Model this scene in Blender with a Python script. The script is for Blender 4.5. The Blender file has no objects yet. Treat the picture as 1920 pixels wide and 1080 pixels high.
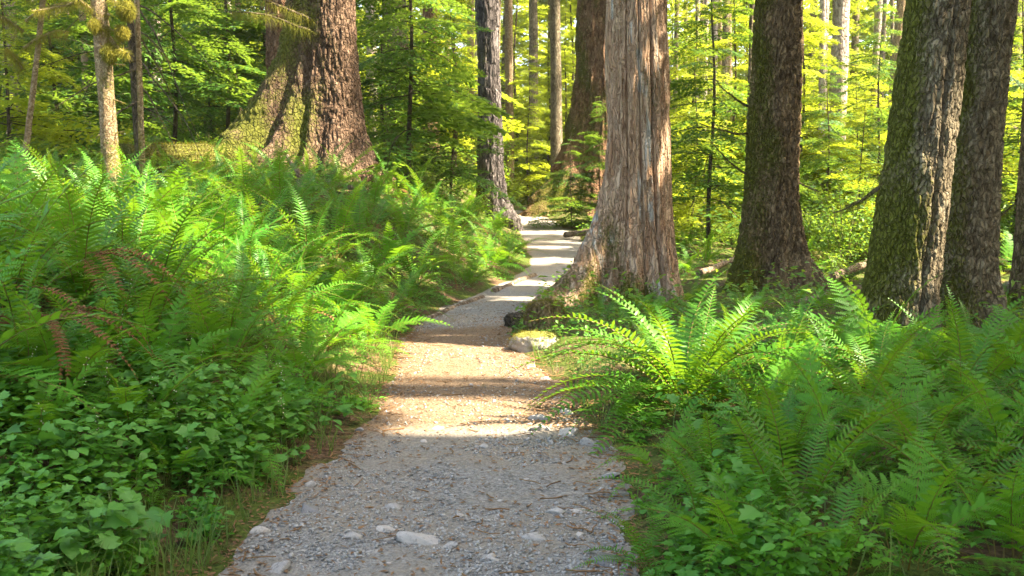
import bpy, math, random
import numpy as np
from mathutils import Vector, Matrix

R = math.radians
rng = np.random.default_rng(7)
random.seed(7)
SC = bpy.context.scene
COL = SC.collection

# ------------------------------------------------------------------ camera
CAM_Z = 1.5
LENS = 35.0
F = 1920 * LENS / 36.0
PITCH = R(5.2)
cam = bpy.data.cameras.new('camera')
cam.lens = LENS; cam.sensor_width = 36; cam.clip_end = 900; cam.clip_start = 0.05
cam.dof.use_dof = True; cam.dof.focus_distance = 8.0; cam.dof.aperture_fstop = 9.0
cam_o = bpy.data.objects.new('camera', cam); COL.objects.link(cam_o)
cam_o.location = (0, 0, CAM_Z); cam_o.rotation_euler = (R(90) - PITCH, 0, 0)
SC.camera = cam_o

# ------------------------------------------------------------------ sky, sun, exposure
SUN_EL, SUN_AZ = R(50), R(99)          # azimuth clockwise from the view direction (+Y)
SUN = np.array([math.sin(SUN_AZ) * math.cos(SUN_EL), math.cos(SUN_AZ) * math.cos(SUN_EL), math.sin(SUN_EL)])
w = bpy.data.worlds.new('World'); SC.world = w; w.use_nodes = True
nt = w.node_tree; bg = nt.nodes['Background']
sky = nt.nodes.new('ShaderNodeTexSky'); sky.sky_type = 'NISHITA'; sky.sun_disc = False
sky.sun_elevation = SUN_EL; sky.sun_rotation = SUN_AZ
sky.dust_density = 4.0; sky.air_density = 1.0; sky.ozone_density = .3
nt.links.new(sky.outputs[0], bg.inputs[0]); bg.inputs[1].default_value = 0.132
sl = bpy.data.lights.new('sun', 'SUN'); sl.energy = 5.0; sl.angle = R(0.6); sl.color = (1.0, 0.9, 0.76)
so = bpy.data.objects.new('sun', sl); COL.objects.link(so)
so.rotation_euler = Vector(SUN).to_track_quat('Z', 'Y').to_euler()
SC.view_settings.view_transform = 'Standard'; SC.view_settings.look = 'None'
SC.view_settings.gamma = 1.0; SC.view_settings.exposure = 2.85
SC.view_settings.use_white_balance = True; SC.view_settings.white_balance_temperature = 6850; SC.view_settings.white_balance_tint = 10
SC.cycles.max_bounces = 7; SC.cycles.diffuse_bounces = 4; SC.cycles.glossy_bounces = 2
SC.cycles.transmission_bounces = 4; SC.cycles.transparent_max_bounces = 4
SC.cycles.caustics_reflective = False; SC.cycles.caustics_refractive = False
SC.cycles.sample_clamp_indirect = 6.0
SC.cycles.use_denoising = True

# ------------------------------------------------------------------ numeric helpers
def _hash(ix, iy, iz):
    n = (ix.astype(np.int64) * 374761393 + iy.astype(np.int64) * 668265263 + iz.astype(np.int64) * 1274126177) & 0xFFFFFFFF
    n = ((n ^ (n >> 13)) * 1274126177) & 0xFFFFFFFF
    n = ((n ^ (n >> 16)) * 2246822519) & 0xFFFFFFFF
    return ((n ^ (n >> 15)) & 0xFFFFFF) / float(0xFFFFFF)

def vnoise(p):
    p = np.asarray(p, float); i = np.floor(p); f = p - i; f = f * f * (3 - 2 * f)
    i = i.astype(np.int64); out = 0
    for dx in (0, 1):
        for dy in (0, 1):
            for dz in (0, 1):
                wgt = ((f[:, 0] if dx else 1 - f[:, 0]) * (f[:, 1] if dy else 1 - f[:, 1]) * (f[:, 2] if dz else 1 - f[:, 2]))
                out = out + wgt * _hash(i[:, 0] + dx, i[:, 1] + dy, i[:, 2] + dz)
    return out

def fbm(p, octv=3):
    p = np.asarray(p, float); a, s, t = 1.0, 0.0, 0.0
    for k in range(octv):
        s = s + a * vnoise(p * (2.03 ** k) + 17.3 * k); t += a; a *= 0.5
    return s / t

def sstep(a, b, x):
    t = np.clip((x - a) / (b - a), 0, 1); return t * t * (3 - 2 * t)

# ------------------------------------------------------------------ terrain (real heights of the place)
_fw = np.array([0, math.cos(PITCH), -math.sin(PITCH)]); _up = np.array([0, math.sin(PITCH), math.cos(PITCH)])
def ray(px, row):
    return np.array([1.0, 0, 0]) * (px - 960) / F + _up * (540 - row) / F + _fw

_pd = np.array([-8, 0, 3.7, 5.3, 6.0, 7.2, 8.5, 10.4, 12.2, 14.5, 16.6, 19, 22, 25.5, 30, 33, 40, 60.])
_pl = np.array([0, 0, 335, 588, 655, 712, 738, 745, 785, 870, 950, 995, 990, 975, 968, 940, 700, 300.])
_pr = np.array([0, 0, 1185, 1180, 1130, 1085, 1035, 950, 958, 1010, 1050, 1085, 1105, 1085, 1030, 985, 740, 330.])
_pz = np.array([0, 0, 0, 0, 0, 0, 0, 0, 0, .03, .09, .19, .33, .55, .87, 1.06, 1.2, 1.4])
_pxl = (_pl - 960) / F * (_pd * math.cos(PITCH) + (CAM_Z - _pz) * math.sin(PITCH))
_pxr = (_pr - 960) / F * (_pd * math.cos(PITCH) + (CAM_Z - _pz) * math.sin(PITCH))
_pxl[0:2] = [-1.0, -1.0]; _pxr[0:2] = [.5, .5]

def smooth_interp(y, xs, ys):
    # averaged linear interpolation gives rounded bends
    return sum(np.interp(y + o, xs, ys) for o in (-.8, -.4, 0, .4, .8)) / 5

def path_l(y): return smooth_interp(y, _pd, _pxl)
def path_r(y): return smooth_interp(y, _pd, _pxr)
def path_z(y): return smooth_interp(y, _pd, _pz)
def bank_amp(y): return np.interp(y, [0, 4, 6, 10, 14, 19, 30, 45, 90], [.8, .95, 1.15, 1.25, 1.5, 1.8, 1.9, 1.6, 1.5])

def H(x, y, raw=False):
    x = np.atleast_1d(np.asarray(x, float)); y = np.atleast_1d(np.asarray(y, float))
    l, r, z = path_l(y), path_r(y), path_z(y)
    p2 = np.stack([x, y, np.zeros_like(x)], 1)
    u = np.clip(l - x, 0, None); v = np.clip(x - r, 0, None)
    h = z + bank_amp(y) * (1 - np.exp(-(u / 2.0) ** 1.6))
    h = h - (z - .1) * sstep(0.4, 5.0, v) * (z > .1) + .12 * sstep(0, .5, v)
    side = sstep(0, .6, np.maximum(u, v))
    h = h + side * (.16 * (fbm(p2 * .9, 3) - .5) + .5 * sstep(8, 40, np.hypot(x, y)) * (fbm(p2 * .12 + 5, 2) - .5))
    h = h + .05 * (fbm(p2 * .8 + 40, 2) - .5) * (1 - side)
    if not raw:
        inside = sstep(-.02, -.25, np.maximum(l - x, x - r))
        h = h - .07 * inside
    return h

def h1(x, y): return float(H(x, y, True)[0])

def ground_hit(px, row, up=0.0):
    d = ray(px, row)
    ts = np.concatenate([np.arange(2.5, 20, .04), np.arange(20, 60, .1)])
    P = np.array([0, 0, CAM_Z]) + ts[:, None] * d
    below = P[:, 2] - up < H(P[:, 0], P[:, 1], True)
    k = int(np.argmax(below)) if below.any() else len(ts) - 1
    return P[k, 0], P[k, 1]

def at(px, Y, row=None):
    # world x of picture column px at distance Y (on the ground, or at picture row)
    if row is not None:
        d = ray(px, row); t = Y / d[1]; return np.array([0, 0, CAM_Z]) + d * t
    x = (px - 960) / F * Y
    for _ in range(3):
        z = h1(x, Y); x = (px - 960) / F * (Y * math.cos(PITCH) + (CAM_Z - z) * math.sin(PITCH))
    return np.array([x, Y, h1(x, Y)])

def in_view(x, y, margin=0.0):
    return (y > 2.2) & (np.abs(x) < .516 * y * 1.0 + .3 + margin)

# ------------------------------------------------------------------ mesh and object helpers
class MB:
    def __init__(self): self.V = []; self.F = {3: [], 4: []}; self.M = {3: [], 4: []}; self.n = 0
    def add(self, v, f, mat=0):
        v = np.asarray(v, float).reshape(-1, 3); f = np.asarray(f, int)
        k = f.shape[1]; self.F[k].append(f + self.n); self.M[k].append(np.full(len(f), mat)); self.V.append(v); self.n += len(v)
        return self
    def mesh(self, name, mats, smooth=False, attrs=None):
        me = bpy.data.meshes.new(name); V = np.concatenate(self.V)
        f3 = np.concatenate(self.F[3]) if self.F[3] else np.zeros((0, 3), int)
        f4 = np.concatenate(self.F[4]) if self.F[4] else np.zeros((0, 4), int)
        mi = np.concatenate([np.concatenate(self.M[k]) if self.M[k] else np.zeros(0) for k in (3, 4)]).astype(np.int32)
        me.vertices.add(len(V)); me.vertices.foreach_set('co', V.ravel().astype(np.float32))
        loops = np.concatenate([f3.ravel(), f4.ravel()]).astype(np.int32)
        me.loops.add(len(loops)); me.loops.foreach_set('vertex_index', loops)
        tot = np.concatenate([np.full(len(f3), 3), np.full(len(f4), 4)]).astype(np.int32)
        st = np.concatenate([[0], np.cumsum(tot)[:-1]]).astype(np.int32)
        me.polygons.add(len(tot)); me.polygons.foreach_set('loop_start', st); me.polygons.foreach_set('loop_total', tot)
        me.polygons.foreach_set('material_index', mi)
        if smooth: me.polygons.foreach_set('use_smooth', np.ones(len(tot), bool))
        for m in (mats if isinstance(mats, (list, tuple)) else [mats]): me.materials.append(m)
        for k, a in (attrs or {}).items():
            at_ = me.attributes.new(k, 'FLOAT', 'POINT'); at_.data.foreach_set('value', np.asarray(a, np.float32))
        me.update(calc_edges=True)
        return me

def link(name, data, parent=None, loc=(0, 0, 0), rot=(0, 0, 0), scale=(1, 1, 1), label=None, cat=None, group=None, kind=None):
    o = bpy.data.objects.new(name, data); COL.objects.link(o)
    o.location = loc; o.rotation_euler = rot
    o.scale = scale if hasattr(scale, '__len__') else (scale,) * 3
    if parent: o.parent = parent
    if label: o['label'] = label
    if cat: o['category'] = cat
    if group: o['group'] = group
    if kind: o['kind'] = kind
    return o

def tube(pts, rad, sides=5):
    pts = np.asarray(pts, float); n = len(pts); rad = np.broadcast_to(np.asarray(rad, float), (n,))
    t = np.gradient(pts, axis=0); t /= np.linalg.norm(t, axis=1)[:, None] + 1e-9
    ref = np.where(np.abs(t[:, 2:3]) > .9, np.array([[1., 0, 0]]), np.array([[0, 0, 1.]]))
    a = np.cross(t, ref); a /= np.linalg.norm(a, axis=1)[:, None] + 1e-9; b = np.cross(t, a)
    th = np.arange(sides) * 2 * np.pi / sides
    v = pts[:, None] + rad[:, None, None] * (np.cos(th)[None, :, None] * a[:, None] + np.sin(th)[None, :, None] * b[:, None])
    i = np.arange(n - 1)[:, None] * sides; j = np.arange(sides)[None]; j2 = (j + 1) % sides
    f = np.stack([i + j, i + j2, i + sides + j2, i + sides + j], -1).reshape(-1, 4)
    return v.reshape(-1, 3), f

def rotm(yaw, pitch, roll):
    # arrays -> (k,3,3): roll about X, then pitch (nose up +) about Y, then yaw about Z
    cy, sy, cp, sp, cr, sr = np.cos(yaw), np.sin(yaw), np.cos(pitch), np.sin(pitch), np.cos(roll), np.sin(roll)
    z = np.zeros_like(cy); o = z + 1
    Rz = np.stack([np.stack([cy, -sy, z], -1), np.stack([sy, cy, z], -1), np.stack([z, z, o], -1)], -2)
    Ry = np.stack([np.stack([cp, z, -sp], -1), np.stack([z, o, z], -1), np.stack([sp, z, cp], -1)], -2)
    Rx = np.stack([np.stack([o, z, z], -1), np.stack([z, cr, -sr], -1), np.stack([z, sr, cr], -1)], -2)
    return Rz @ Ry @ Rx

def stamp(mb, tv, tf, pos, rot, scale, mat=0):
    # copies of a template (verts tv, faces tf) at k transforms
    k = len(pos); scale = np.broadcast_to(np.asarray(scale, float), (k,)) if np.ndim(scale) < 2 else scale
    s = scale[:, None, None] if scale.ndim == 1 else scale[:, None, :]
    v = np.einsum('kij,knj->kni', rot, tv[None] * s) + pos[:, None]
    f = tf[None] + (np.arange(k) * len(tv))[:, None, None]
    mb.add(v.reshape(-1, 3), f.reshape(-1, tf.shape[1]), mat)

# ------------------------------------------------------------------ materials
def new_mat(name):
    m = bpy.data.materials.new(name); m.use_nodes = True
    t = m.node_tree; p = t.nodes['Principled BSDF']
    return m, t, p

def N(t, typ, **kw):
    n = t.nodes.new(typ)
    for k, v in kw.items():
        if k in n.inputs: n.inputs[k].default_value = v
        else: setattr(n, k, v)
    return n

def ramp(t, fac, stops):
    r = t.nodes.new('ShaderNodeValToRGB'); e = r.color_ramp.elements
    while len(e) < len(stops): e.new(.5)
    for el, (p, c) in zip(e, stops): el.position = p; el.color = (*c, 1)
    t.links.new(fac, r.inputs[0]); return r.outputs[0]

def mixc(t, fac, a, b, mode='MIX'):
    m = t.nodes.new('ShaderNodeMix'); m.data_type = 'RGBA'; m.blend_type = mode
    for s, v in ((0, fac), (6, a), (7, b)):
        if hasattr(v, 'is_linked') or hasattr(v, 'links'): t.links.new(v, m.inputs[s])
        else: m.inputs[s].default_value = v if s == 0 else (*v, 1)
    return m.outputs[2]

def leaf_mat(name, c1, c2, trans, tfac=.38, rough=.42, spec=.35, patch=None):
    """c1..c2: colour range from leaf to leaf; trans: colour of the light that comes through"""
    m, t, p = new_mat(name); L = t.links
    oi = N(t, 'ShaderNodeObjectInfo'); ge = N(t, 'ShaderNodeNewGeometry')
    ad = N(t, 'ShaderNodeMath', operation='ADD'); L.new(oi.outputs['Random'], ad.inputs[0]); L.new(ge.outputs['Random Per Island'], ad.inputs[1])
    mu = N(t, 'ShaderNodeMath', operation='MULTIPLY'); L.new(ad.outputs[0], mu.inputs[0]); mu.inputs[1].default_value = .5
    col = ramp(t, mu.outputs[0], [(.1, c1), (.9, c2)])
    nz = N(t, 'ShaderNodeTexNoise', Scale=1.1); L.new(ge.outputs['Position'], nz.inputs['Vector'])
    col = mixc(t, ramp_f(t, nz.outputs[0], .35, .7), col, patch or tuple(np.array(c2) * np.array([1.3, 1.05, .9])))
    L.new(col, p.inputs['Base Color']); p.inputs['Roughness'].default_value = rough
    p.inputs['Specular IOR Level'].default_value = spec
    tr = N(t, 'ShaderNodeBsdfTranslucent'); 
    tc = mixc(t, 1.0, col, trans, 'MIX'); tc2 = mixc(t, .35, trans, col); L.new(tc2, tr.inputs[0])
    ms = N(t, 'ShaderNodeMixShader'); ms.inputs[0].default_value = tfac
    L.new(p.outputs[0], ms.inputs[1]); L.new(tr.outputs[0], ms.inputs[2])
    L.new(ms.outputs[0], t.nodes['Material Output'].inputs[0])
    return m

def ramp_f(t, src, a, b):
    mr = N(t, 'ShaderNodeMapRange'); mr.inputs[1].default_value = a; mr.inputs[2].default_value = b
    t.links.new(src, mr.inputs[0]); return mr.outputs[0]

M = {}
M['frond'] = leaf_mat('sword_fern_leaf', (.024, .12, .010), (.060, .20, .014), (.29, .47, .018), .37, .45, .26)
M['lacy'] = leaf_mat('lady_fern_leaf', (.032, .155, .012), (.078, .25, .016), (.30, .52, .02), .38, .5, .2)
M['rachis'] = leaf_mat('rachis', (.10, .10, .02), (.16, .13, .03), (.3, .25, .05), .1, .5, .3)
M['dead'] = leaf_mat('dead_frond', (.10, .055, .026), (.20, .105, .048), (.28, .15, .05), .25, .7, .1)
M['cover'] = leaf_mat('ground_cover_leaf', (.036, .155, .018), (.08, .25, .027), (.17, .38, .022), .28, .45, .28)
M['broad'] = leaf_mat('broad_leaf', (.04, .16, .02), (.08, .24, .032), (.18, .38, .026), .28, .45, .28)
M['stem'] = leaf_mat('green_stem', (.08, .11, .03), (.14, .15, .05), (.2, .25, .05), .1, .5, .3)
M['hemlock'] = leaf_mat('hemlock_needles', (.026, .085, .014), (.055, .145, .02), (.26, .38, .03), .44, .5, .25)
M['young'] = leaf_mat('sunlit_needles', (.11, .19, .02), (.19, .26, .028), (.60, .68, .035), .52, .55, .15)  # sunlit glow of the background put into a lighter, yellower needle colour
M['shrub'] = leaf_mat('shrub_leaf', (.05, .15, .018), (.10, .23, .025), (.38, .52, .035), .45, .45, .3)
M['grass'] = leaf_mat('grass_blade', (.06, .13, .025), (.11, .19, .04), (.25, .35, .05), .35, .45, .3)
M['mosshair'] = leaf_mat('moss', (.075, .09, .014), (.14, .14, .022), (.30, .28, .04), .35, .9, .05)
M['lichen'] = leaf_mat('hanging_moss', (.11, .13, .02), (.19, .195, .035), (.34, .33, .06), .35, .9, .05)
M['litter'] = leaf_mat('leaf_litter', (.10, .055, .03), (.22, .14, .07), (.3, .18, .07), .12, .8, .1)
M['petal'] = leaf_mat('white_petal', (.65, .65, .55), (.75, .75, .65), (.6, .6, .5), .3, .6, .2)

def bark_mat(name, dark, mid, light, moss=(.085, .088, .012), lichen=(.42, .43, .36), zs=.12, scale=14, bump=.5, plate=(16, .4)):
    m, t, p = new_mat(name); L = t.links
    tc = N(t, 'ShaderNodeTexCoord'); mp = N(t, 'ShaderNodeMapping'); mp.inputs['Scale'].default_value = (1, 1, zs)
    mq = N(t, 'ShaderNodeMapping'); mq.inputs['Scale'].default_value = (1, 1, plate[1])
    L.new(tc.outputs['Object'], mp.inputs[0])
    nw = N(t, 'ShaderNodeTexNoise', Scale=7.0, Detail=3.0); L.new(tc.outputs['Object'], nw.inputs['Vector'])
    wv = N(t, 'ShaderNodeVectorMath', operation='MULTIPLY_ADD'); L.new(nw.outputs['Color'], wv.inputs[0]); wv.inputs[1].default_value = (.12, .12, .12); L.new(tc.outputs['Object'], wv.inputs[2])
    L.new(wv.outputs[0], mq.inputs[0])
    vo = N(t, 'ShaderNodeTexVoronoi', Scale=plate[0]); vo.feature = 'DISTANCE_TO_EDGE'; L.new(mq.outputs[0], vo.inputs['Vector'])
    vc = N(t, 'ShaderNodeTexVoronoi', Scale=plate[0]); L.new(mq.outputs[0], vc.inputs['Vector'])
    sp = N(t, 'ShaderNodeSeparateColor'); L.new(vc.outputs['Color'], sp.inputs[0])
    n1 = N(t, 'ShaderNodeTexNoise', Scale=scale, Detail=8.0, Roughness=.7); L.new(mp.outputs[0], n1.inputs['Vector'])
    n2 = N(t, 'ShaderNodeTexNoise', Scale=1.3, Detail=3.0); L.new(tc.outputs['Object'], n2.inputs['Vector'])
    n5 = N(t, 'ShaderNodeTexNoise', Scale=70, Detail=5.0, Roughness=.7); L.new(tc.outputs['Object'], n5.inputs['Vector'])
    c = ramp(t, n1.outputs[0], [(.36, dark), (.5, mid), (.64, light)])
    c = mixc(t, ramp_f(t, sp.outputs[0], .55, 1.0), c, tuple(np.array(light) * 1.05))
    c = mixc(t, ramp_f(t, sp.outputs[1], .6, 1.1), c, dark)
    c = mixc(t, ramp_f(t, n2.outputs[0], .5, .85), c, light)
    c = mixc(t, ramp_f(t, n5.outputs[0], .52, .75), c, tuple(np.array(dark) * .8))
    a = N(t, 'ShaderNodeAttribute', attribute_name='lichen'); n4 = N(t, 'ShaderNodeTexNoise', Scale=24, Detail=6.0, Roughness=.7); L.new(mp.outputs[0], n4.inputs['Vector'])
    ml = N(t, 'ShaderNodeMath', operation='ADD'); L.new(a.outputs['Fac'], ml.inputs[0]); L.new(n4.outputs[0], ml.inputs[1])
    c = mixc(t, ramp_f(t, ml.outputs[0], .85, 1.1), c, lichen)
    a2 = N(t, 'ShaderNodeAttribute', attribute_name='moss'); n3 = N(t, 'ShaderNodeTexNoise', Scale=30, Detail=6.0, Roughness=.7); L.new(tc.outputs['Object'], n3.inputs['Vector'])
    ma = N(t, 'ShaderNodeMath', operation='ADD'); L.new(a2.outputs['Fac'], ma.inputs[0]); L.new(n3.outputs[0], ma.inputs[1])
    mossc = ramp(t, n5.outputs[0], [(.3, tuple(np.array(moss) * .55)), (.7, tuple(np.array(moss) * 1.7))])
    mf = ramp_f(t, ma.outputs[0], .85, 1.1)
    c = mixc(t, mf, c, mossc)
    L.new(c, p.inputs['Base Color']); p.inputs['Roughness'].default_value = .9; p.inputs['Specular IOR Level'].default_value = .12
    b0 = N(t, 'ShaderNodeBump', Strength=1.0, Distance=.05); L.new(ramp_f(t, vo.outputs['Distance'], 0, .16), b0.inputs['Height'])
    b = N(t, 'ShaderNodeBump', Strength=bump, Distance=.03); L.new(n1.outputs[0], b.inputs['Height']); L.new(b0.outputs[0], b.inputs['Normal'])
    b2 = N(t, 'ShaderNodeBump', Strength=.8, Distance=.012); L.new(n5.outputs[0], b2.inputs['Height']); L.new(b.outputs[0], b2.inputs['Normal'])
    L.new(b2.outputs[0], p.inputs['Normal'])
    return m

M['bark_spruce'] = bark_mat('spruce_bark', (.09, .044, .022), (.185, .10, .052), (.29, .18, .10), zs=.4, scale=14, plate=(17, .55))
M['bark_mossy_spruce'] = bark_mat('mossy_spruce_bark', (.06, .035, .02), (.125, .077, .045), (.19, .125, .078), moss=(.11, .115, .018), zs=.4, scale=14, plate=(17, .55))
M['bark_cedar'] = bark_mat('cedar_bark', (.27, .15, .08), (.43, .275, .165), (.54, .385, .25), zs=.06, scale=20, lichen=(.46, .44, .37), bump=.9, plate=(22, .07))
M['bark_fir'] = bark_mat('fir_bark', (.08, .052, .026), (.175, .12, .06), (.28, .20, .105), zs=.3, scale=18, plate=(22, .38))
M['bark_grey'] = bark_mat('grey_bark', (.09, .068, .038), (.19, .15, .088), (.29, .245, .155), zs=.3, scale=18, plate=(24, .42))
M['bark_dark'] = bark_mat('dark_bark', (.045, .036, .03), (.10, .085, .074), (.18, .155, .14), zs=.2, scale=14, plate=(13, .2))
M['bark_pale'] = bark_mat('pale_bark', (.20, .15, .115), (.33, .27, .21), (.44, .38, .31), zs=.5, scale=10, plate=(10, .5))
M['bark_tan'] = bark_mat('tan_bark', (.19, .12, .055), (.33, .235, .125), (.43, .335, .20), moss=(.15, .15, .025), zs=.7, scale=26, plate=(30, .8), bump=.9)
M['twig'] = bark_mat('twig', (.05, .04, .025), (.09, .07, .045), (.14, .11, .07), zs=.6, scale=20)
M['wood'] = bark_mat('weathered_wood', (.13, .09, .055), (.24, .175, .115), (.36, .28, .195), zs=.1, scale=14)

def ground_material():
    m, t, p = new_mat('forest_floor'); L = t.links
    ge = N(t, 'ShaderNodeNewGeometry')
    n1 = N(t, 'ShaderNodeTexNoise', Scale=2.2, Detail=6.0); n2 = N(t, 'ShaderNodeTexNoise', Scale=30, Detail=5.0)
    for n in (n1, n2): L.new(ge.outputs['Position'], n.inputs['Vector'])
    c = ramp(t, n2.outputs[0], [(.3, (.05, .03, .017)), (.5, (.10, .062, .034)), (.72, (.19, .125, .07))])
    mo = ramp(t, n2.outputs[0], [(.3, (.03, .045, .008)), (.7, (.09, .115, .02))])
    c = mixc(t, ramp_f(t, n1.outputs[0], .38, .52), c, mo)
    L.new(c, p.inputs['Base Color']); p.inputs['Roughness'].default_value = .95; p.inputs['Specular IOR Level'].default_value = .1
    b = N(t, 'ShaderNodeBump', Strength=.8, Distance=.03); L.new(n2.outputs[0], b.inputs['Height']); L.new(b.outputs[0], p.inputs['Normal'])
    return m

def trail_material():
    m, t, p = new_mat('gravel_trail'); L = t.links
    ge = N(t, 'ShaderNodeNewGeometry')
    big = N(t, 'ShaderNodeTexNoise', Scale=1.1, Detail=4.0, Roughness=.6); fine = N(t, 'ShaderNodeTexNoise', Scale=55, Detail=5.0, Roughness=.7)
    vo = N(t, 'ShaderNodeTexVoronoi', Scale=48.0); vo2 = N(t, 'ShaderNodeTexVoronoi', Scale=110.0)
    for n in (big, fine, vo, vo2): L.new(ge.outputs['Position'], n.inputs['Vector'])
    sep = N(t, 'ShaderNodeSeparateColor'); L.new(vo.outputs['Color'], sep.inputs[0])
    sep2 = N(t, 'ShaderNodeSeparateColor'); L.new(vo2.outputs['Color'], sep2.inputs[0])
    chips = ramp(t, sep.outputs[0], [(.0, (.10, .096, .085)), (.4, (.165, .157, .138)), (.75, (.235, .222, .19)), (1, (.33, .312, .27))])
    grit = ramp(t, sep2.outputs[0], [(.0, (.10, .094, .08)), (.5, (.20, .186, .155)), (1, (.31, .288, .245))])
    dirt = ramp(t, fine.outputs[0], [(.3, (.15, .128, .097)), (.5, (.215, .187, .143)), (.7, (.28, .247, .193))])
    st = mixc(t, ramp_f(t, fine.outputs[0], .42, .58), grit, chips)
    c = mixc(t, ramp_f(t, big.outputs[0], .40, .54), st, dirt)
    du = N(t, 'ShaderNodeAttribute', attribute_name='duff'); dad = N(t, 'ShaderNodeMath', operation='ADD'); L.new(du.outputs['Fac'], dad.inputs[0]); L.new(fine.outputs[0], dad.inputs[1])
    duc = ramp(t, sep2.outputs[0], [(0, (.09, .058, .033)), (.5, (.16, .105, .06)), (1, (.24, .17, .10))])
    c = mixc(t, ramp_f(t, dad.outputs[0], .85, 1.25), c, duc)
    L.new(c, p.inputs['Base Color']); p.inputs['Roughness'].default_value = .9; p.inputs['Specular IOR Level'].default_value = .2
    b = N(t, 'ShaderNodeBump', Strength=.7, Distance=.012); L.new(vo.outputs['Distance'], b.inputs['Height']); b.invert = True
    b2 = N(t, 'ShaderNodeBump', Strength=.6, Distance=.01); L.new(fine.outputs[0], b2.inputs['Height']); L.new(b.outputs[0], b2.inputs['Normal'])
    L.new(b2.outputs[0], p.inputs['Normal'])
    return m

def stone_material(name, c1, c2, moss=0.0):
    m, t, p = new_mat(name); L = t.links
    tc = N(t, 'ShaderNodeTexCoord'); oi = N(t, 'ShaderNodeObjectInfo'); ge = N(t, 'ShaderNodeNewGeometry')
    n1 = N(t, 'ShaderNodeTexNoise', Scale=7, Detail=7.0, Roughness=.65); L.new(tc.outputs['Object'], n1.inputs['Vector'])
    n2 = N(t, 'ShaderNodeTexNoise', Scale=60, Detail=4.0); L.new(ge.outputs['Position'], n2.inputs['Vector'])
    ad = N(t, 'ShaderNodeMath', operation='ADD'); L.new(oi.outputs['Random'], ad.inputs[0]); L.new(ge.outputs['Random Per Island'], ad.inputs[1])
    fr = N(t, 'ShaderNodeMath', operation='FRACT'); L.new(ad.outputs[0], fr.inputs[0])
    c = mixc(t, fr.outputs[0], c1, c2)
    c = mixc(t, ramp_f(t, n1.outputs[0], .35, .7), c, tuple(np.array(c2) * 1.15))
    c = mixc(t, ramp_f(t, n2.outputs[0], .55, .8), c, tuple(np.array(c1) * .7))
    if moss:
        sp = N(t, 'ShaderNodeSeparateXYZ'); L.new(ge.outputs['Normal'], sp.inputs[0])
        a = N(t, 'ShaderNodeMath', operation='ADD'); L.new(sp.outputs[2], a.inputs[0]); L.new(n1.outputs[0], a.inputs[1])
        c = mixc(t, ramp_f(t, a.outputs[0], 1.5 - moss, 1.8 - moss), c, (.12, .12, .02))
    L.new(c, p.inputs['Base Color']); p.inputs['Roughness'].default_value = .85; p.inputs['Specular IOR Level'].default_value = .25
    b = N(t, 'ShaderNodeBump', Strength=.5, Distance=.01); L.new(n2.outputs[0], b.inputs['Height']); L.new(b.outputs[0], p.inputs['Normal'])
    return m

M['ground'] = ground_material(); M['trail'] = trail_material()
M['stone'] = stone_material('grey_stone', (.18, .165, .14), (.33, .305, .26))
M['stone_tan'] = stone_material('tan_stone', (.26, .225, .18), (.42, .38, .32))
M['stone_dark'] = stone_material('dark_stone', (.10, .095, .09), (.19, .18, .165), moss=.1)
M['stone_moss'] = stone_material('mossy_stone', (.22, .19, .15), (.36, .31, .25), moss=.5)
M['gravel'] = stone_material('gravel_chip', (.10, .096, .084), (.34, .325, .285))

# ------------------------------------------------------------------ the setting: ground and trail
def warp(n, a, lim, k=3.2):
    t = np.linspace(-1, 1, n); s = np.sinh(k * t) / math.sinh(k); return s * lim + a

gx = warp(300, 0, 150, 4.6); gy = np.concatenate([np.linspace(-60, 0, 24, endpoint=False), np.linspace(0, 1, 300) ** 2.1 * 320])
X, Y = np.meshgrid(gx, gy); xs, ys = X.ravel(), Y.ravel()
zs = H(xs, ys); nx = len(gx)
i = (np.arange(len(gy) - 1)[:, None] * nx + np.arange(nx - 1)[None]).ravel()
g = MB().add(np.stack([xs, ys, zs], 1), np.stack([i, i + 1, i + nx + 1, i + nx], 1))
link('ground', g.mesh('ground', M['ground'], True), kind='structure', label='mossy brown forest floor under the ferns and trees')

ty = np.concatenate([np.arange(-6, 2.5, .3), np.arange(2.5, 14, .035), np.arange(14, 44, .12)])
tu = np.concatenate([[-.16, -.07], np.linspace(0, 1, 46), [1.07, 1.16]])
TY, TU = np.meshgrid(ty, tu, indexing='ij'); yy = TY.ravel(); uu = TU.ravel()
jl = .18 * (fbm(np.stack([yy * 1.6, yy * 0, yy * 0 + 3], 1), 3) - .5); jr = .22 * (fbm(np.stack([yy * 1.6, yy * 0, yy * 0 + 9], 1), 3) - .5)
l, r = path_l(yy) + jl, path_r(yy) + jr
xx = l + (r - l) * uu
pz = H(xx, yy, True) + .012 * (1 - (2 * uu - 1) ** 2) - .14 * np.clip(np.maximum(-uu, uu - 1), 0, 1) / .16
pz += .035 * (fbm(np.stack([xx * 2.3, yy * 2.3, xx * 0], 1), 3) - .5) + .012 * (fbm(np.stack([xx * 16, yy * 16, xx * 0], 1), 2) - .5)
n2 = len(tu); i = (np.arange(len(ty) - 1)[:, None] * n2 + np.arange(n2 - 1)[None]).ravel()
tm = MB().add(np.stack([xx, yy, pz], 1), np.stack([i, i + 1, i + n2 + 1, i + n2], 1)).mesh('trail', M['trail'], True, {'duff': 1.0 * sstep(5.6, 6.8, yy) * sstep(12.5, 10.5, yy) + .35 * sstep(.12, -.02, np.minimum(uu, 1 - uu)) + .5 * (fbm(np.stack([xx * 1.2, yy * 1.2, xx * 0 + 8], 1), 3) - .5) + .25 * sstep(12, 20, yy)})  # brown duff stretch, widened and darkened to hold down the sun patch
link('trail', tm, kind='structure', label='grey gravel footpath winding uphill between the trees')
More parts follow.
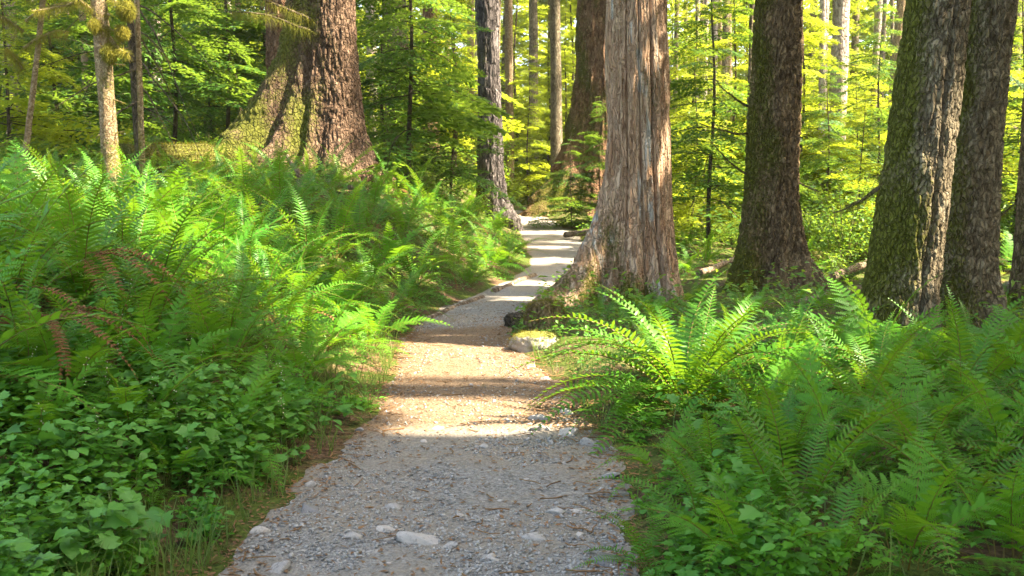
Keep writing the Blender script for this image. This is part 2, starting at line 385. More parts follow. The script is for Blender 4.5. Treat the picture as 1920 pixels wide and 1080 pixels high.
_tgrid = (ty, tu, pz.reshape(len(ty), n2), l.reshape(len(ty), n2)[:, 0], r.reshape(len(ty), n2)[:, 0])
def trail_z(x, y):
    k = int(np.clip(np.searchsorted(ty, y), 0, len(ty) - 1)); L_, R_ = _tgrid[3][k], _tgrid[4][k]
    return float(np.interp((x - L_) / (R_ - L_), tu, _tgrid[2][k]))

# ------------------------------------------------------------------ trunks
def trunk_mesh(name, mat, r0, height, taper=.5, lobes=(), flare=(.35, .5), nseg=120, nring=170, amp=.02, bark='fir', lean=(0, 0), seed=0,
               moss=(-2.6, .3, .2), low=6.0, lichen=0.0, crack=None, zlow=-.5, bend=0.0):
    """lobes: (angle, reach, angular width, height scale) of root buttresses"""
    tt = np.linspace(0, 2 * np.pi, 2000); wt = np.ones_like(tt)
    for (a, reach, wd, hs) in lobes: wt += 1.6 * reach / r0 * .6 * np.exp(-(((tt - a + np.pi) % (2 * np.pi) - np.pi) / (1.5 * wd)) ** 2)
    cw = np.concatenate([[0], np.cumsum((wt[1:] + wt[:-1]) / 2)]); th = np.interp(np.arange(nseg) / nseg, cw / cw[-1], tt)
    nl = int(nring * .8)
    z = np.concatenate([zlow + (low - zlow) * np.linspace(0, 1, nl) ** 1.25, np.linspace(low, height, nring - nl + 1)[1:]])
    T, Z = np.meshgrid(th, z); T, Z = T.ravel(), Z.ravel(); zc = np.clip(Z, 0, None)
    r = r0 * (1 - taper * zc / height) * np.where(Z > height * .97, .4, 1) + flare[0] * r0 * np.exp(-zc / (flare[1])) * (1 + .5 * np.cos(T * 5 + seed) * np.sin(T * 2 + 2 * seed))
    ext = np.zeros_like(r)
    for (a, reach, wd, hs) in lobes:
        dth = (T - a + np.pi) % (2 * np.pi) - np.pi
        ext += reach * np.exp(-(dth / wd) ** 2) * np.exp(-(zc / hs) ** .9) * (1 + .12 * np.clip(-Z, 0, .6) / hs)
    r = r + ext
    circ = np.stack([np.cos(T), np.sin(T)], 1) * r0
    circ0 = circ
    und = fbm(np.stack([circ[:, 0] * 3, circ[:, 1] * 3, Z * .9 + seed], 1), 2) - .5
    r = r + und * r0 * .22 + ext * .5 * (fbm(np.stack([circ[:, 0] * 9, circ[:, 1] * 9, Z * 3 + seed], 1), 3) - .5)
    circ = np.stack([np.cos(T), np.sin(T)], 1) * (r0 + ext)[:, None]
    if bark == 'fir':
        q = np.stack([circ[:, 0] * 19, circ[:, 1] * 19, Z * 6.0 + seed * 7], 1)
        n = fbm(q, 3); d = np.minimum(np.abs(n - .5) * 5.0, 1)
        r = r + amp * (d - .6) + amp * .5 * (fbm(q * 2.7, 2) - .5)
    elif bark == 'cedar':
        wob = .25 * (fbm(np.stack([circ[:, 0] * 2, circ[:, 1] * 2, Z * .8], 1), 2) - .5)
        q = np.stack([(circ[:, 0] + wob * circ[:, 1]) * 20, (circ[:, 1] - wob * circ[:, 0]) * 20, Z * 1.4 + seed * 7], 1)
        n = fbm(q, 3); d = np.minimum(np.abs(n - .5) * 4.5, 1)
        r = r + amp * (d - .5) + amp * .7 * (fbm(q * np.array([.35, .35, .6]), 2) - .5) * 2
    else:
        q = np.stack([circ[:, 0] * 14, circ[:, 1] * 14, Z * 5 + seed * 7], 1)
        n = fbm(q, 3); d = np.minimum(np.abs(n - .5) * 5, 1)
        r = r + amp * (d - .6) + amp * .8 * (fbm(q * 2.1, 2) - .5)
    if crack:
        for (a0, slope, wd, dep) in crack:
            ac = a0 + slope * Z + .12 * (vnoise(np.stack([Z * 1.3, Z * 0, Z * 0 + seed], 1)) - .5)
            dth = (T - ac + np.pi) % (2 * np.pi) - np.pi
            r = r - dep * np.exp(-(dth / wd) ** 2)
    sway = bend * np.sin(np.clip(Z, 0, None) / height * 3.1)
    x = r * np.cos(T) + lean[0] * zc / height + sway; y = r * np.sin(T) + lean[1] * zc / height
    v = np.stack([x, y, Z], 1)
    i = np.arange(len(z) - 1)[:, None] * nseg; j = np.arange(nseg)[None]; j2 = (j + 1) % nseg
    f = np.stack([i + j, i + j2, i + nseg + j2, i + nseg + j], -1).reshape(-1, 4)
    ma, mside, mbase = moss
    mo = mside * np.cos(T - ma) + mbase * np.exp(-zc / .9) + .9 * (fbm(np.stack([x * 2.2, y * 2.2, Z * 1.1 + seed], 1), 3) - .5) + .12
    li = np.zeros_like(r)
    if lichen:
        li = sstep(.58, .70, .45 * fbm(np.stack([circ[:, 0] * 4, circ[:, 1] * 4, Z * .9 + seed * 3], 1), 2) + .55 * fbm(np.stack([circ[:, 0] * 15, circ[:, 1] * 15, Z * 3 + seed * 3], 1), 3)) * lichen
    return MB().add(v, f).mesh(name, mat, True, {'moss': mo, 'lichen': li})

# ------------------------------------------------------------------ conifer boughs and crowns
def bough(L=1.5, nside=12, nsub=6, ll=.085, lw=.022, droop=.25, seed=0, spread=.42):
    rg = np.random.default_rng(seed); Q = []; TW = MB()
    def axis(s): return np.array([L * s, 0.02 * L * math.sin(5 * s + seed), -droop * L * s * s])
    TW.add(*tube([axis(s) for s in np.linspace(0, 1, 5)], np.linspace(.012, .003, 5) * L / 1.5, 3), 1)
    def sliver(p, d, ln, wd):
        side = np.cross([0, 0, 1], d); side /= np.linalg.norm(side) + 1e-9
        tilt = rg.normal(0, .25); side = side * math.cos(tilt) + np.array([0, 0, 1]) * math.sin(tilt)
        Q.append([p, p + d * ln * .45 + side * wd, p + d * ln, p + d * ln * .45 - side * wd])
    for k in range(nside):
        s = .1 + .88 * (k + rg.uniform(-.2, .2)) / nside
        for sg in (-1, 1):
            sl = spread * L * (1 - s) ** .75 * min(1, .45 + 2.2 * s) * rg.uniform(.65, 1.1) + .03
            a = sg * R(rg.uniform(48, 66)); d = np.array([math.cos(a), math.sin(a), -.12 - rg.uniform(0, .2)])
            p0 = axis(s)
            for q in range(nsub):
                u = (q + .5) / nsub
                p = p0 + d * sl * u + np.array([0, 0, -.25 * sl * u * u])
                for s2 in (-1, 1):
                    b = a + s2 * R(rg.uniform(30, 58))
                    dd = np.array([math.cos(b), math.sin(b), -.15 + rg.normal(0, .18)])
                    sliver(p, dd, ll * (1.15 - .5 * u) * rg.uniform(.7, 1.25), lw * rg.uniform(.8, 1.2))
            sliver(p0 + d * sl * .95, d, ll, lw)
    sliver(axis(.97), np.array([.95, 0, -.3]), ll * 1.2, lw)
    V = np.array(Q).reshape(-1, 3); Fq = np.arange(len(V)).reshape(-1, 4)
    return V, Fq, np.concatenate(TW.V), np.concatenate(TW.F[4])

FINE = [bough(1.0, 11, 5, .085, .019, .22 + .06 * k, 50 + k) for k in range(4)]
CANO = [bough(1.0, 7, 2, .20, .055, .25 + .05 * k, 80 + k, .5) for k in range(3)]

def crown_mesh(name, mats, tmpl, pos, yaw, pitch, scale, seed=0):
    mb = MB(); rg = np.random.default_rng(seed); which = rg.integers(0, len(tmpl), len(pos))
    for k, (v, f, tv, tf) in enumerate(tmpl):
        s = which == k
        if not s.any(): continue
        rm = rotm(yaw[s], pitch[s], rg.normal(0, .22, s.sum()))
        stamp(mb, v, f, pos[s], rm, scale[s], 0); stamp(mb, tv, tf, pos[s], rm, scale[s], 1)
    return mb.mesh(name, mats)

# chosen sun patches: crown boughs between them and the sun are left out
LIT = []
def lit(px, row, r, Yd=None):
    if Yd is None:
        x, y = ground_hit(px, row); LIT.append((np.array([x, y, h1(x, y)]), r))
    else: LIT.append((at(px, Yd, row), r))
for a in [(790, 632, .2), (880, 638, .25), (960, 645, .38), (975, 688, .2), (1010, 716, .15), (735, 740, .1), (1030, 640, .5), (1000, 470, 1.4), (1070, 470, 1.4), (1030, 485, 1.3), (1040, 522, .2)]: lit(*a)
for a in [(300, 380, 1.5, 10.5), (120, 330, 1.3, 11), (470, 430, 1.2, 9.3), (560, 400, 1.0, 9.5), (640, 540, .8, 9), (720, 590, .7, 9.2), (690, 660, .5, 8.3), (400, 330, 1.0, 12),
          (205, 120, .9, 14), (205, 260, .7, 14), (262, 250, .6, 14.5), (700, 430, .4, 13), (800, 450, .3, 14), (870, 430, .4, 15), (750, 500, .25, 13), (430, 285, 1.1, 18.0), (520, 190, .5, 18.2), (480, 240, .5, 18), (150, 60, .8, 14),
          (1180, 600, 1.2, 7.1), (1260, 545, 1.1, 7.1), (1400, 560, 1.1, 7.1), (1090, 600, .9, 7.2), (1300, 650, .9, 6.9), (1470, 60, .6, 14.8), (1480, -20, .6, 14.8), (1480, 350, .25, 14.7), (1865, 100, .5, 10.3), (1868, 30, .4, 10.3), (1768, 300, .3, 9.3), (1500, 500, .3, 14.7),
          (1760, 480, .25, 9.2), (1740, 560, .25, 9.1), (1250, 330, .2, 13.2), (1140, 480, .25, 12.6), (900, 380, .6, 17), (840, 330, .7, 18), (1700, 690, .25, 7.4), (1560, 140, 1.0, 31), (1570, 450, 1.8, 20), (1600, 400, 1.8, 22), (1560, 530, 1.0, 17), (1880, 480, 1.2, 16), (1330, 420, 1.3, 20), (1900, 350, 1.4, 20), (1310, 300, 1.5, 22), (1350, 200, 1.5, 22), (1600, 250, 1.6, 25)]: lit(*a)
LP = np.array([p for p, r in LIT]); LR = np.array([r for p, r in LIT])

def open_to_sun(P, half):
    """True for boughs that stay clear of the openings cut for the sun patches"""
    d = P[:, None] - LP[None]; t = d @ SUN
    perp = np.linalg.norm(d - t[..., None] * SUN, axis=2)
    return ~((t > 2.0) & (perp < LR[None] + half[:, None])).any(1)

def tall_crown(base, r0, z0, z1, n, rad, seed, lean=(0, 0), hh=28, carve=True, shape=1.0):
    rg = np.random.default_rng(seed); t = rg.uniform(0, 1, n) ** 1.15; z = z0 + (z1 - z0) * t
    yaw = rg.uniform(0, 2 * np.pi, n); ln = rad * (1 - .8 * t ** shape) * rg.uniform(.65, 1.15, n)
    cx = lean[0] * z / hh; cy = lean[1] * z / hh
    P = np.stack([cx + np.cos(yaw) * r0 * .4, cy + np.sin(yaw) * r0 * .4, z], 1)
    pit = rg.normal(-.02, .16, n)
    if carve:
        keep = np.ones(n, bool)
        for q in (.3, .6, .9):
            C = P + np.stack([np.cos(yaw) * ln * q, np.sin(yaw) * ln * q, np.sin(pit) * ln * q - .3 * ln * q * q], 1) + np.array([base[0], base[1], base[2]])
            keep &= open_to_sun(C, .25 * ln * (1.2 - q))
        P, yaw, pit, ln = P[keep], yaw[keep], pit[keep], ln[keep]
    return P, yaw, pit, ln

def col_of(x, y): return 960 + F * x / (y * math.cos(PITCH) + (CAM_Z - h1(x, y)) * math.sin(PITCH))
def zone(px):
    for lim, txt in ((190, 'left of the slender sunlit trunk'), (290, 'behind the slender sunlit trunk'), (500, 'between the mossy pole and the huge spruce'), (690, 'behind the huge spruce'), (890, 'between the huge spruce and the furrowed fir'),
                     (1100, 'between the furrowed fir and the red cedar'), (1270, 'behind the red cedar'), (1385, 'between the red cedar and the mossy fir'), (1500, 'behind the mossy fir'), (1650, 'between the mossy fir and the leaning trunk'), (1870, 'behind the paired leaning trunks')):
        if px < lim: return txt
    return 'right of the paired leaning trunks'
TREES = []     # (x, y, radius) for keeping plants off the trunks
def tree(name, label, px, Yd, r0, height, mat, bark='fir', group=None, crown=None, xy=None, cat='tree', **kw):
    x, y = (at(px, Yd)[:2] if xy is None else xy); z = h1(x, y) - kw.pop('sink', 0)
    root = link(name, None, loc=(x, y, z), label=label, cat=cat, group=group)
    seed = kw.pop('seed', len(TREES) + 3)
    tmh = trunk_mesh('trunk', M[mat], r0, height, seed=seed, bark=bark, **kw)
    link('trunk', tmh, root)
    if crown:
        z0, n, rad, kind = crown
        P, yaw, pit, ln = tall_crown((x, y, z), r0, z0, height * .99, n, rad, 100 + seed, kw.get('lean', (0, 0)), height)
        if len(P): link('crown', crown_mesh('crown', [M[kind], M['twig']], CANO, P, yaw, pit, ln, seed), root)
    TREES.append((x, y, r0)); return root

# --- the trees one can tell apart, near ones first
CW = 'hemlock'
cedar = tree('cedar_tree', 'reddish stringy-barked cedar with spreading root beside the path bend', 1205, 13.3, .41, 27, 'bark_cedar', 'cedar', sink=.13,
     crown=(9, 110, 3.2, CW), nseg=400, nring=300, amp=.026, lobes=((R(203), 1.5, .24, .62), (R(189), .3, .09, .5), (R(214), .45, .08, .42), (R(228), .55, .11, .48), (R(243), .35, .1, .5), (R(255), .3, .12, .4), (R(300), .3, .3, .4), (R(165), .5, .4, .5)), flare=(.42, .9),
     moss=(R(250), .02, .55), lichen=.5, crack=((R(292), -.006, .05, .09), (R(240), .01, .03, .04), (R(268), -.01, .025, .05)), lean=(-.9, 0), taper=.55)
fir_moss = tree('fir_tree', 'straight mossy brown fir with flared base just beyond the cedar', 1440, 15.0, .37, 28, 'bark_fir', 'fir',
     crown=(9, 110, 3.2, CW), nseg=300, nring=330, amp=.04, lobes=((R(320), .55, .35, .5), (R(215), .4, .4, .5)), flare=(.45, .7), moss=(R(195), .42, .2), lean=(.4, 0))
near_r = tree('fir_tree', 'thick grey-green trunk with moss and cracked base leaning over the ferns', 1676, 9.5, .305, 27, 'bark_grey', 'fir',
     crown=(9.5, 110, 3.2, CW), nseg=320, nring=400, amp=.027, lobes=((R(200), .1, .5, .5), (R(330), .08, .4, .5)), flare=(.22, .6), moss=(R(200), .36, .2), lichen=.38, lean=(2.7, .3), crack=((R(285), .0, .06, .06),))
pair_r = tree('fir_tree', 'brown trunk standing close behind the thick grey-green leaning trunk', 1788, 10.5, .28, 27, 'bark_grey', 'fir',
     crown=(10, 100, 3.0, CW), nseg=280, nring=380, amp=.027, lobes=((R(330), .2, .4, .4),), flare=(.3, .6), moss=(R(190), .3, .15), lean=(2.0, .2))
spruce = tree('spruce_tree', 'huge old spruce with a broad mossy buttress root sweeping down the bank', 626, 19, .50, 32, 'bark_mossy_spruce', 'plate',
     crown=(12, 100, 3.6, CW), nseg=420, nring=330, amp=.036, lobes=((R(190), 2.5, .25, 1.3), (R(205), 1.5, .11, 1.0), (R(222), 1.2, .2, .95), (R(246), .4, .12, .8), (R(335), .5, .4, .4), (R(280), .55, .35, .5)), flare=(.4, 1.2),
     moss=(R(200), .42, .14), lean=(-.5, 0), low=7)
tree('spruce_tree', 'dark reddish trunk half hidden behind the huge buttressed spruce', 540, 21.5, .36, 30, 'bark_spruce', 'plate', crown=(13, 40, 3, CW), nseg=110, nring=120, amp=.035, moss=(R(200), .1, .1), lean=(-.6, 0))
thin = tree('young_tree', 'slender sunlit tan trunk with moss clumps rising out of the ferns', 214, 14, .115, 15, 'bark_tan', 'plate', crown=(6.5, 30, 1.8, 'shrub'), nseg=70, nring=150, amp=.008, moss=(R(330), .05, .25), lean=(-1.0, 0), flare=(.2, .3), bend=.12)
tree('young_tree', 'very thin mossy yellow pole beside the slender sunlit trunk', 268, 14.3, .042, 9, 'bark_tan', 'plate', crown=(5.5, 14, 1.2, 'shrub'), nseg=30, nring=100, amp=.006, moss=(R(200), .1, .3), lean=(-.3, 0), flare=(.2, .2), bend=.12)
snag = tree('dead_tree', 'dark thin trunk with bare drooping branches behind the mossy pole', 266, 16, .07, 14, 'twig', 'plate', crown=(7, 20, 1.6, CW), nseg=30, nring=80, amp=.01, moss=(R(200), .1, .1), lean=(-.5, 0), flare=(.2, .3))
tree('fir_tree', 'dark furrowed fir rising left of the far bend in the path', 922, 27, .33, 30, 'bark_dark', 'fir', crown=(12, 60, 3.0, CW), nseg=120, nring=150, amp=.04, lobes=((R(330), .4, .4, .5),), flare=(.3, .8), moss=(R(190), .25, .1), lean=(-.6, 0), low=10)
tree('cedar_tree', 'massive dark cedar with flared shaggy base at the head of the path', 1142, 32, .92, 32, 'bark_spruce', 'cedar', crown=(12, 100, 3.6, CW), nseg=170, nring=170, amp=.07, lobes=((R(198), 2.0, .45, 1.7), (R(245), .8, .4, 1.2)), flare=(.5, 1.6), moss=(R(200), .28, .15), lean=(-.6, 0), low=11)
tree('birch_tree', 'white slanting trunk gleaming behind the massive dark cedar', 1056, 46, .20, 26, 'bark_pale', 'plate', crown=(14, 30, 2, 'shrub'), nseg=40, nring=60, amp=.015, moss=(0, -.2, 0), lean=(2.6, 0), low=12, flare=(.2, .4))
tree('fir_tree', 'dark mossy trunk cut by the right edge of the picture', 1916, 12.6, .13, 24, 'bark_fir', 'fir', crown=(8, 40, 2.4, CW), nseg=90, nring=140, amp=.02, moss=(R(200), .2, .1), lean=(.3, 0))

BACK = [  # column, distance, radius, bark, lean, label
 (298, 31, .24, 'bark_pale', (-.4, 0), 'pale sunlit trunk seen behind the bare drooping branches'),
 (701, 42, .24, 'bark_pale', (-.1, 0), 'narrow pale trunk just past the right side of the huge spruce'),
 (748, 31, .40, 'bark_grey', (-.6, 0), 'stout trunk with sunlit upper bark beyond the huge spruce'),
 (809, 36, .30, 'bark_spruce', (0, 0), 'dark trunk midway between the huge spruce and the furrowed fir'),
 (884, 50, .20, 'bark_tan', (0, 0), 'thin sunlit tan trunk close behind the left side of the furrowed fir'),
 (957, 40, .19, 'bark_tan', (-.2, 0), 'thin orange-lit trunk just right of the furrowed fir'),
 (1002, 46, .24, 'bark_grey', (-.2, 0), 'brown trunk standing between the furrowed fir and the white slanting trunk'),
 (1032, 54, .22, 'bark_grey', (0, 0), 'slim grey trunk close left of the white slanting trunk'),
 (1300, 48, .14, 'bark_pale', (.1, 0), 'slim pale trunk in the bright gap beside the red cedar'),
 (1332, 40, .18, 'bark_pale', (0, 0), 'pale trunk midway between the red cedar and the mossy fir'),
 (1398, 23, .055, 'bark_grey', (.1, 0), 'very thin dark sapling trunk touching the mossy fir on its left'),
 (1512, 50, .20, 'bark_grey', (.2, 0), 'slim grey trunk just right of the mossy fir'),
 (1536, 44, .15, 'bark_pale', (.1, 0), 'narrow pale trunk close beside the brightest sunlit trunk'),
 (1563, 32, .30, 'bark_pale', (.1, 0), 'brightest sunlit pale trunk in the gap between the mossy fir and the leaning trunk'),
 (1592, 52, .20, 'bark_grey', (.1, 0), 'shaded grey trunk right behind the brightest sunlit trunk'),
 (1630, 50, .22, 'bark_pale', (.3, 0), 'pale trunk left of the leaning trunk in the far gap'),
 (1655, 38, .22, 'bark_tan', (1.5, 0), 'golden trunk almost touching the leaning trunk on its left'),
 (1884, 42, .28, 'bark_grey', (.3, 0), 'grey trunk in the gap right of the two leaning trunks'),
 (30, 33, .22, 'bark_grey', (0, 0), 'grey trunk at the far left among hanging moss'),
 (120, 38, .24, 'bark_pale', (0, 0), 'pale trunk left of the slender sunlit trunk'),
 (168, 28, .10, 'bark_tan', (-.3, 0), 'thin tan stem close left of the slender sunlit trunk'),
 (395, 36, .20, 'bark_grey', (0, 0), 'grey trunk in the dim wood left of the buttress root'),
 (452, 30, .09, 'bark_fir', (.1, 0), 'slim dark stem in the dim wood left of the buttress root'),
]
for k, (px, Yd, r0, mt, ln, lb) in enumerate(BACK):
    tree('background_tree', lb, px, Yd, r0, 27 + (k * 7 % 5), mt, 'plate' if k % 2 else 'fir', 'trunks in the sunny background', crown=(15, 20, 2.2, CW), nseg=36, nring=70, amp=.02 + .02 * r0, moss=(R(190), .12, .05), lean=ln, low=12, flare=(.25, .6))
rg = np.random.default_rng(31)
for k in range(52):
    px = rg.uniform(-40, 1960); Yd = rg.uniform(36, 68)
    tree('distant_tree', 'slim distant trunk deep in the wood ' + zone(px), px, Yd, rg.uniform(.11, .24), 28, ['bark_pale', 'bark_pale', 'bark_grey', 'bark_tan'][k % 4], 'plate', 'slim trunks deep in the wood', crown=(17, 12, 2.2, CW), nseg=14, nring=24, amp=.01, moss=(R(190), .1, .05), lean=(rg.normal(0, .5), 0), low=14)

# unseen trees added to the right and behind: their crowns shade the scene
SHADE = [(9, -1.5, .4), (12.5, 1.5, .45), (6.8, -5.5, .4), (11, -7, .4), (15.5, -3.5, .45), (14.5, 5.2, .4), (4.2, -9, .35), (18, 1, .4), (10, 4.2, .35), (19, 8, .4), (8, -11, .4), (16, -9, .4), (13.5, 9.5, .4), (22, 4.5, .4), (12, 13, .35), (15, 16.5, .4), (17.5, 12.5, .4), (14.5, 21, .4), (19, 18, .4)]
for k, (x, y, r0) in enumerate(SHADE):
    tree('added_shade_tree', 'tall conifer added outside the picture to shade the scene', 0, 0, r0, 27 + k % 4, 'bark_fir', 'fir', 'added shade conifers out of view', crown=(6.5, 190, 3.6, CW), xy=(x, y), nseg=40, nring=60, amp=.02)

# ------------------------------------------------------------------ young conifers of the understorey
def sapling_data(seed, hh, rad, n, mat, z0=.25):
    rg = np.random.default_rng(seed); t = rg.uniform(0, 1, n); z = hh * (z0 + (.97 - z0) * t)
    yaw = rg.uniform(0, 2 * np.pi, n); ln = rad * (1 - t) ** .75 * rg.uniform(.6, 1.15, n) + .25
    P = np.stack([np.zeros(n), np.zeros(n), z], 1)
    cm = crown_mesh('crown', [M[mat], M['twig']], FINE, P, yaw, rg.normal(.08, .16, n), ln, seed)
    z_ = np.linspace(-.3, hh, 14); tm_ = MB().add(*tube(np.stack([.05 * np.sin(z_ * 1.3 + seed), .05 * np.cos(z_ * 1.1), z_], 1), np.linspace(.0075 * hh, .005, 14), 7)).mesh('trunk', M['twig'], True)
    return tm_, cm

SAP = {}
for mat in ('hemlock', 'young'):
    SAP[mat] = [sapling_data(300 + k, hh, rad, n, mat, z0) for k, (hh, rad, n, z0) in enumerate([(5.5, 1.7, 60, .12), (8, 2.1, 75, .15), (11, 2.6, 90, .18), (3.2, 1.2, 40, .08)])]

def sapling(px, Yd, var, mat, label, group, sc=1.0, name='young_hemlock'):
    p = at(px, Yd); root = link(name, None, loc=p, rot=(0, 0, random.uniform(0, 6.28)), scale=sc, label=label, cat='tree', group=group)
    tm_, cm = SAP[mat][var]; link('trunk', tm_, root); link('crown', cm, root); return root

NEAR_SAP = [
 (770, 21, 1, 'hemlock', 1.0, 'young hemlock with flat dark boughs right of the huge spruce'),
 (850, 23, 0, 'hemlock', .9, 'young hemlock reaching its boughs across the furrowed fir'),
 (720, 24.5, 1, 'hemlock', .9, 'young hemlock close behind the right flank of the huge spruce'),
 (1070, 27, 3, 'hemlock', .8, 'young hemlock hiding the foot of the massive dark cedar'),
 (1125, 27.5, 0, 'hemlock', .65, 'slender young hemlock between the massive dark cedar and the red cedar'),
 (1330, 21, 1, 'hemlock', .9, 'young hemlock with spreading boughs left of the mossy fir'),
 (1300, 24, 0, 'young', .9, 'light green young hemlock just right of the red cedar'),
 (1370, 27, 1, 'young', 1.0, 'bright young hemlock behind the left side of the mossy fir'),
 (1545, 24, 0, 'hemlock', .85, 'young hemlock with drooping boughs right of the mossy fir'),
 (1610, 20, 0, 'young', .62, 'small bright sunlit hemlock between the mossy fir and the leaning trunk'),
 (1640, 27, 1, 'hemlock', .9, 'young hemlock close left of the leaning trunk'),
 (1900, 18, 0, 'hemlock', 1.0, 'young hemlock with mossy boughs right of the paired leaning trunks'),
 (1870, 24, 1, 'young', .9, 'light young hemlock in the gap at the right of the paired trunks'),
 (990, 40, 1, 'young', .9, 'bright young hemlock standing at the far end of the path'),
 (330, 22, 1, 'hemlock', .95, 'young hemlock in the dim wood behind the bare drooping branches'),
 (430, 25, 1, 'hemlock', 1.0, 'young hemlock in the dim wood left of the huge spruce'),
 (110, 20, 0, 'hemlock', 1.1, 'young hemlock at the far left behind the sunny ferns'),
 (20, 17.5, 0, 'shrubby', .9, 'light green young hemlock at the left edge of the picture'),
]
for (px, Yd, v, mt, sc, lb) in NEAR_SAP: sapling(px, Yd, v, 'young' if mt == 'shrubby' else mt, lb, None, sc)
rg = np.random.default_rng(11)
for k in range(46):
    px = (k + rg.uniform(0, 1)) / 46 * 2200 - 140; Yd = rg.uniform(27, 44)
    dim = px < 650  # left side: most get the darker needles in place of shade
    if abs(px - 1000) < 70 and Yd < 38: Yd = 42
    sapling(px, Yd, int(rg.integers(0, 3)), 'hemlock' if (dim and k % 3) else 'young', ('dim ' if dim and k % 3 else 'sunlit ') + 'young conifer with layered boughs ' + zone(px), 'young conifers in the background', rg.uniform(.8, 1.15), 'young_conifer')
for k in range(62):
    px = (k + rg.uniform(0, 1)) / 62 * 2300 - 190; Yd = rg.uniform(46, 70)
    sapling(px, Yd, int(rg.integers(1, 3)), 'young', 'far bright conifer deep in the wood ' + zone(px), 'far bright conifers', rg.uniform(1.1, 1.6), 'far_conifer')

# far wood: one mass of foliage that closes the view
rg = np.random.default_rng(5); n = 6000
a = rg.uniform(-R(46), R(46), n); d = rg.uniform(74, 112, n); P = np.stack([np.sin(a) * d, np.cos(a) * d, rg.uniform(-1, 1, n)], 1)
P[:, 2] = H(P[:, 0], P[:, 1]) + rg.uniform(0, 1, n) * 30
link('far_woods', crown_mesh('far_woods', [M['young'], M['twig']], CANO, P, rg.uniform(0, 6.28, n), rg.normal(-.1, .3, n), rg.uniform(2.2, 4.2, n), 3), kind='stuff', label='far-off sunlit wood of yellow-green foliage closing the view')

# ------------------------------------------------------------------ ferns
def curve_frond(L, th0, th1, p=1.0, side=0.0, n=24):
    s = np.linspace(0, 1, n); th = R(th0) + (R(th1) - R(th0)) * s ** p; ds = L / (n - 1)
    x = np.concatenate([[0], np.cumsum(np.cos(th[:-1]) * ds)]); z = np.concatenate([[0], np.cumsum(np.sin(th[:-1]) * ds)])
    y = side * L * s ** 2
    pts = np.stack([x, y, z], 1); tan = np.gradient(pts, axis=0); tan /= np.linalg.norm(tan, axis=1)[:, None]
    return s, pts, tan

def frond_sword(th0, th1, p, side, seed, npair=31, W=.112, leafm=0):
    rg = np.random.default_rng(seed); s, pts, tan = curve_frond(1.0, th0, th1, p, side)
    mb = MB(); q = np.linspace(0, 1, 9)
    ax = np.stack([np.interp(q, s, pts[:, k]) for k in range(3)], 1)
    mb.add(*tube(ax, np.linspace(.0055, .0012, 9), 3), 1)
    V = []; Ft = []; Fq = []
    for k in range(npair):
        t = .13 + .86 * k / (npair - 1)
        c = np.array([np.interp(t, s, pts[:, m]) for m in range(3)]); tg = np.array([np.interp(t, s, tan[:, m]) for m in range(3)])
        latv = np.cross([0, 0, 1], tg); latv /= np.linalg.norm(latv) + 1e-9; nrm = np.cross(tg, latv)
        prof = min(1, ((t - .09) / .16)) ** .7 * (1 - max(0, (t - .3) / .72) ** 1.7)
        ln = W * max(prof, .08) * rg.uniform(.9, 1.08); wd = .0092 * (.55 + .45 * prof)
        fwd = R(12 + 38 * t ** 2.5) + rg.normal(0, .05)
        for sg in (-1, 1):
            up = R(14) + rg.normal(0, .12)
            d = latv * sg * math.cos(fwd) + tg * math.sin(fwd); d = d * math.cos(up) + nrm * math.sin(up)
            wv = tg * math.cos(fwd) - latv * sg * math.sin(fwd)
            b = len(V); tip = c + d * ln - nrm * ln * .18
            mid = c + d * ln * .5 + nrm * ln * .02
            V += [c - wv * wd * .7, c + wv * wd * 1.1, mid + wv * wd * .85, mid - wv * wd * .75, tip + wv * wd * .3]
            Fq.append([b, b + 1, b + 2, b + 3]); Ft.append([b + 3, b + 2, b + 4])
    V = np.array(V); n0 = mb.n
    mb.add(V, Fq, leafm); mb.F[3].append(np.array(Ft) + n0); mb.M[3].append(np.full(len(Ft), leafm))
    return mb

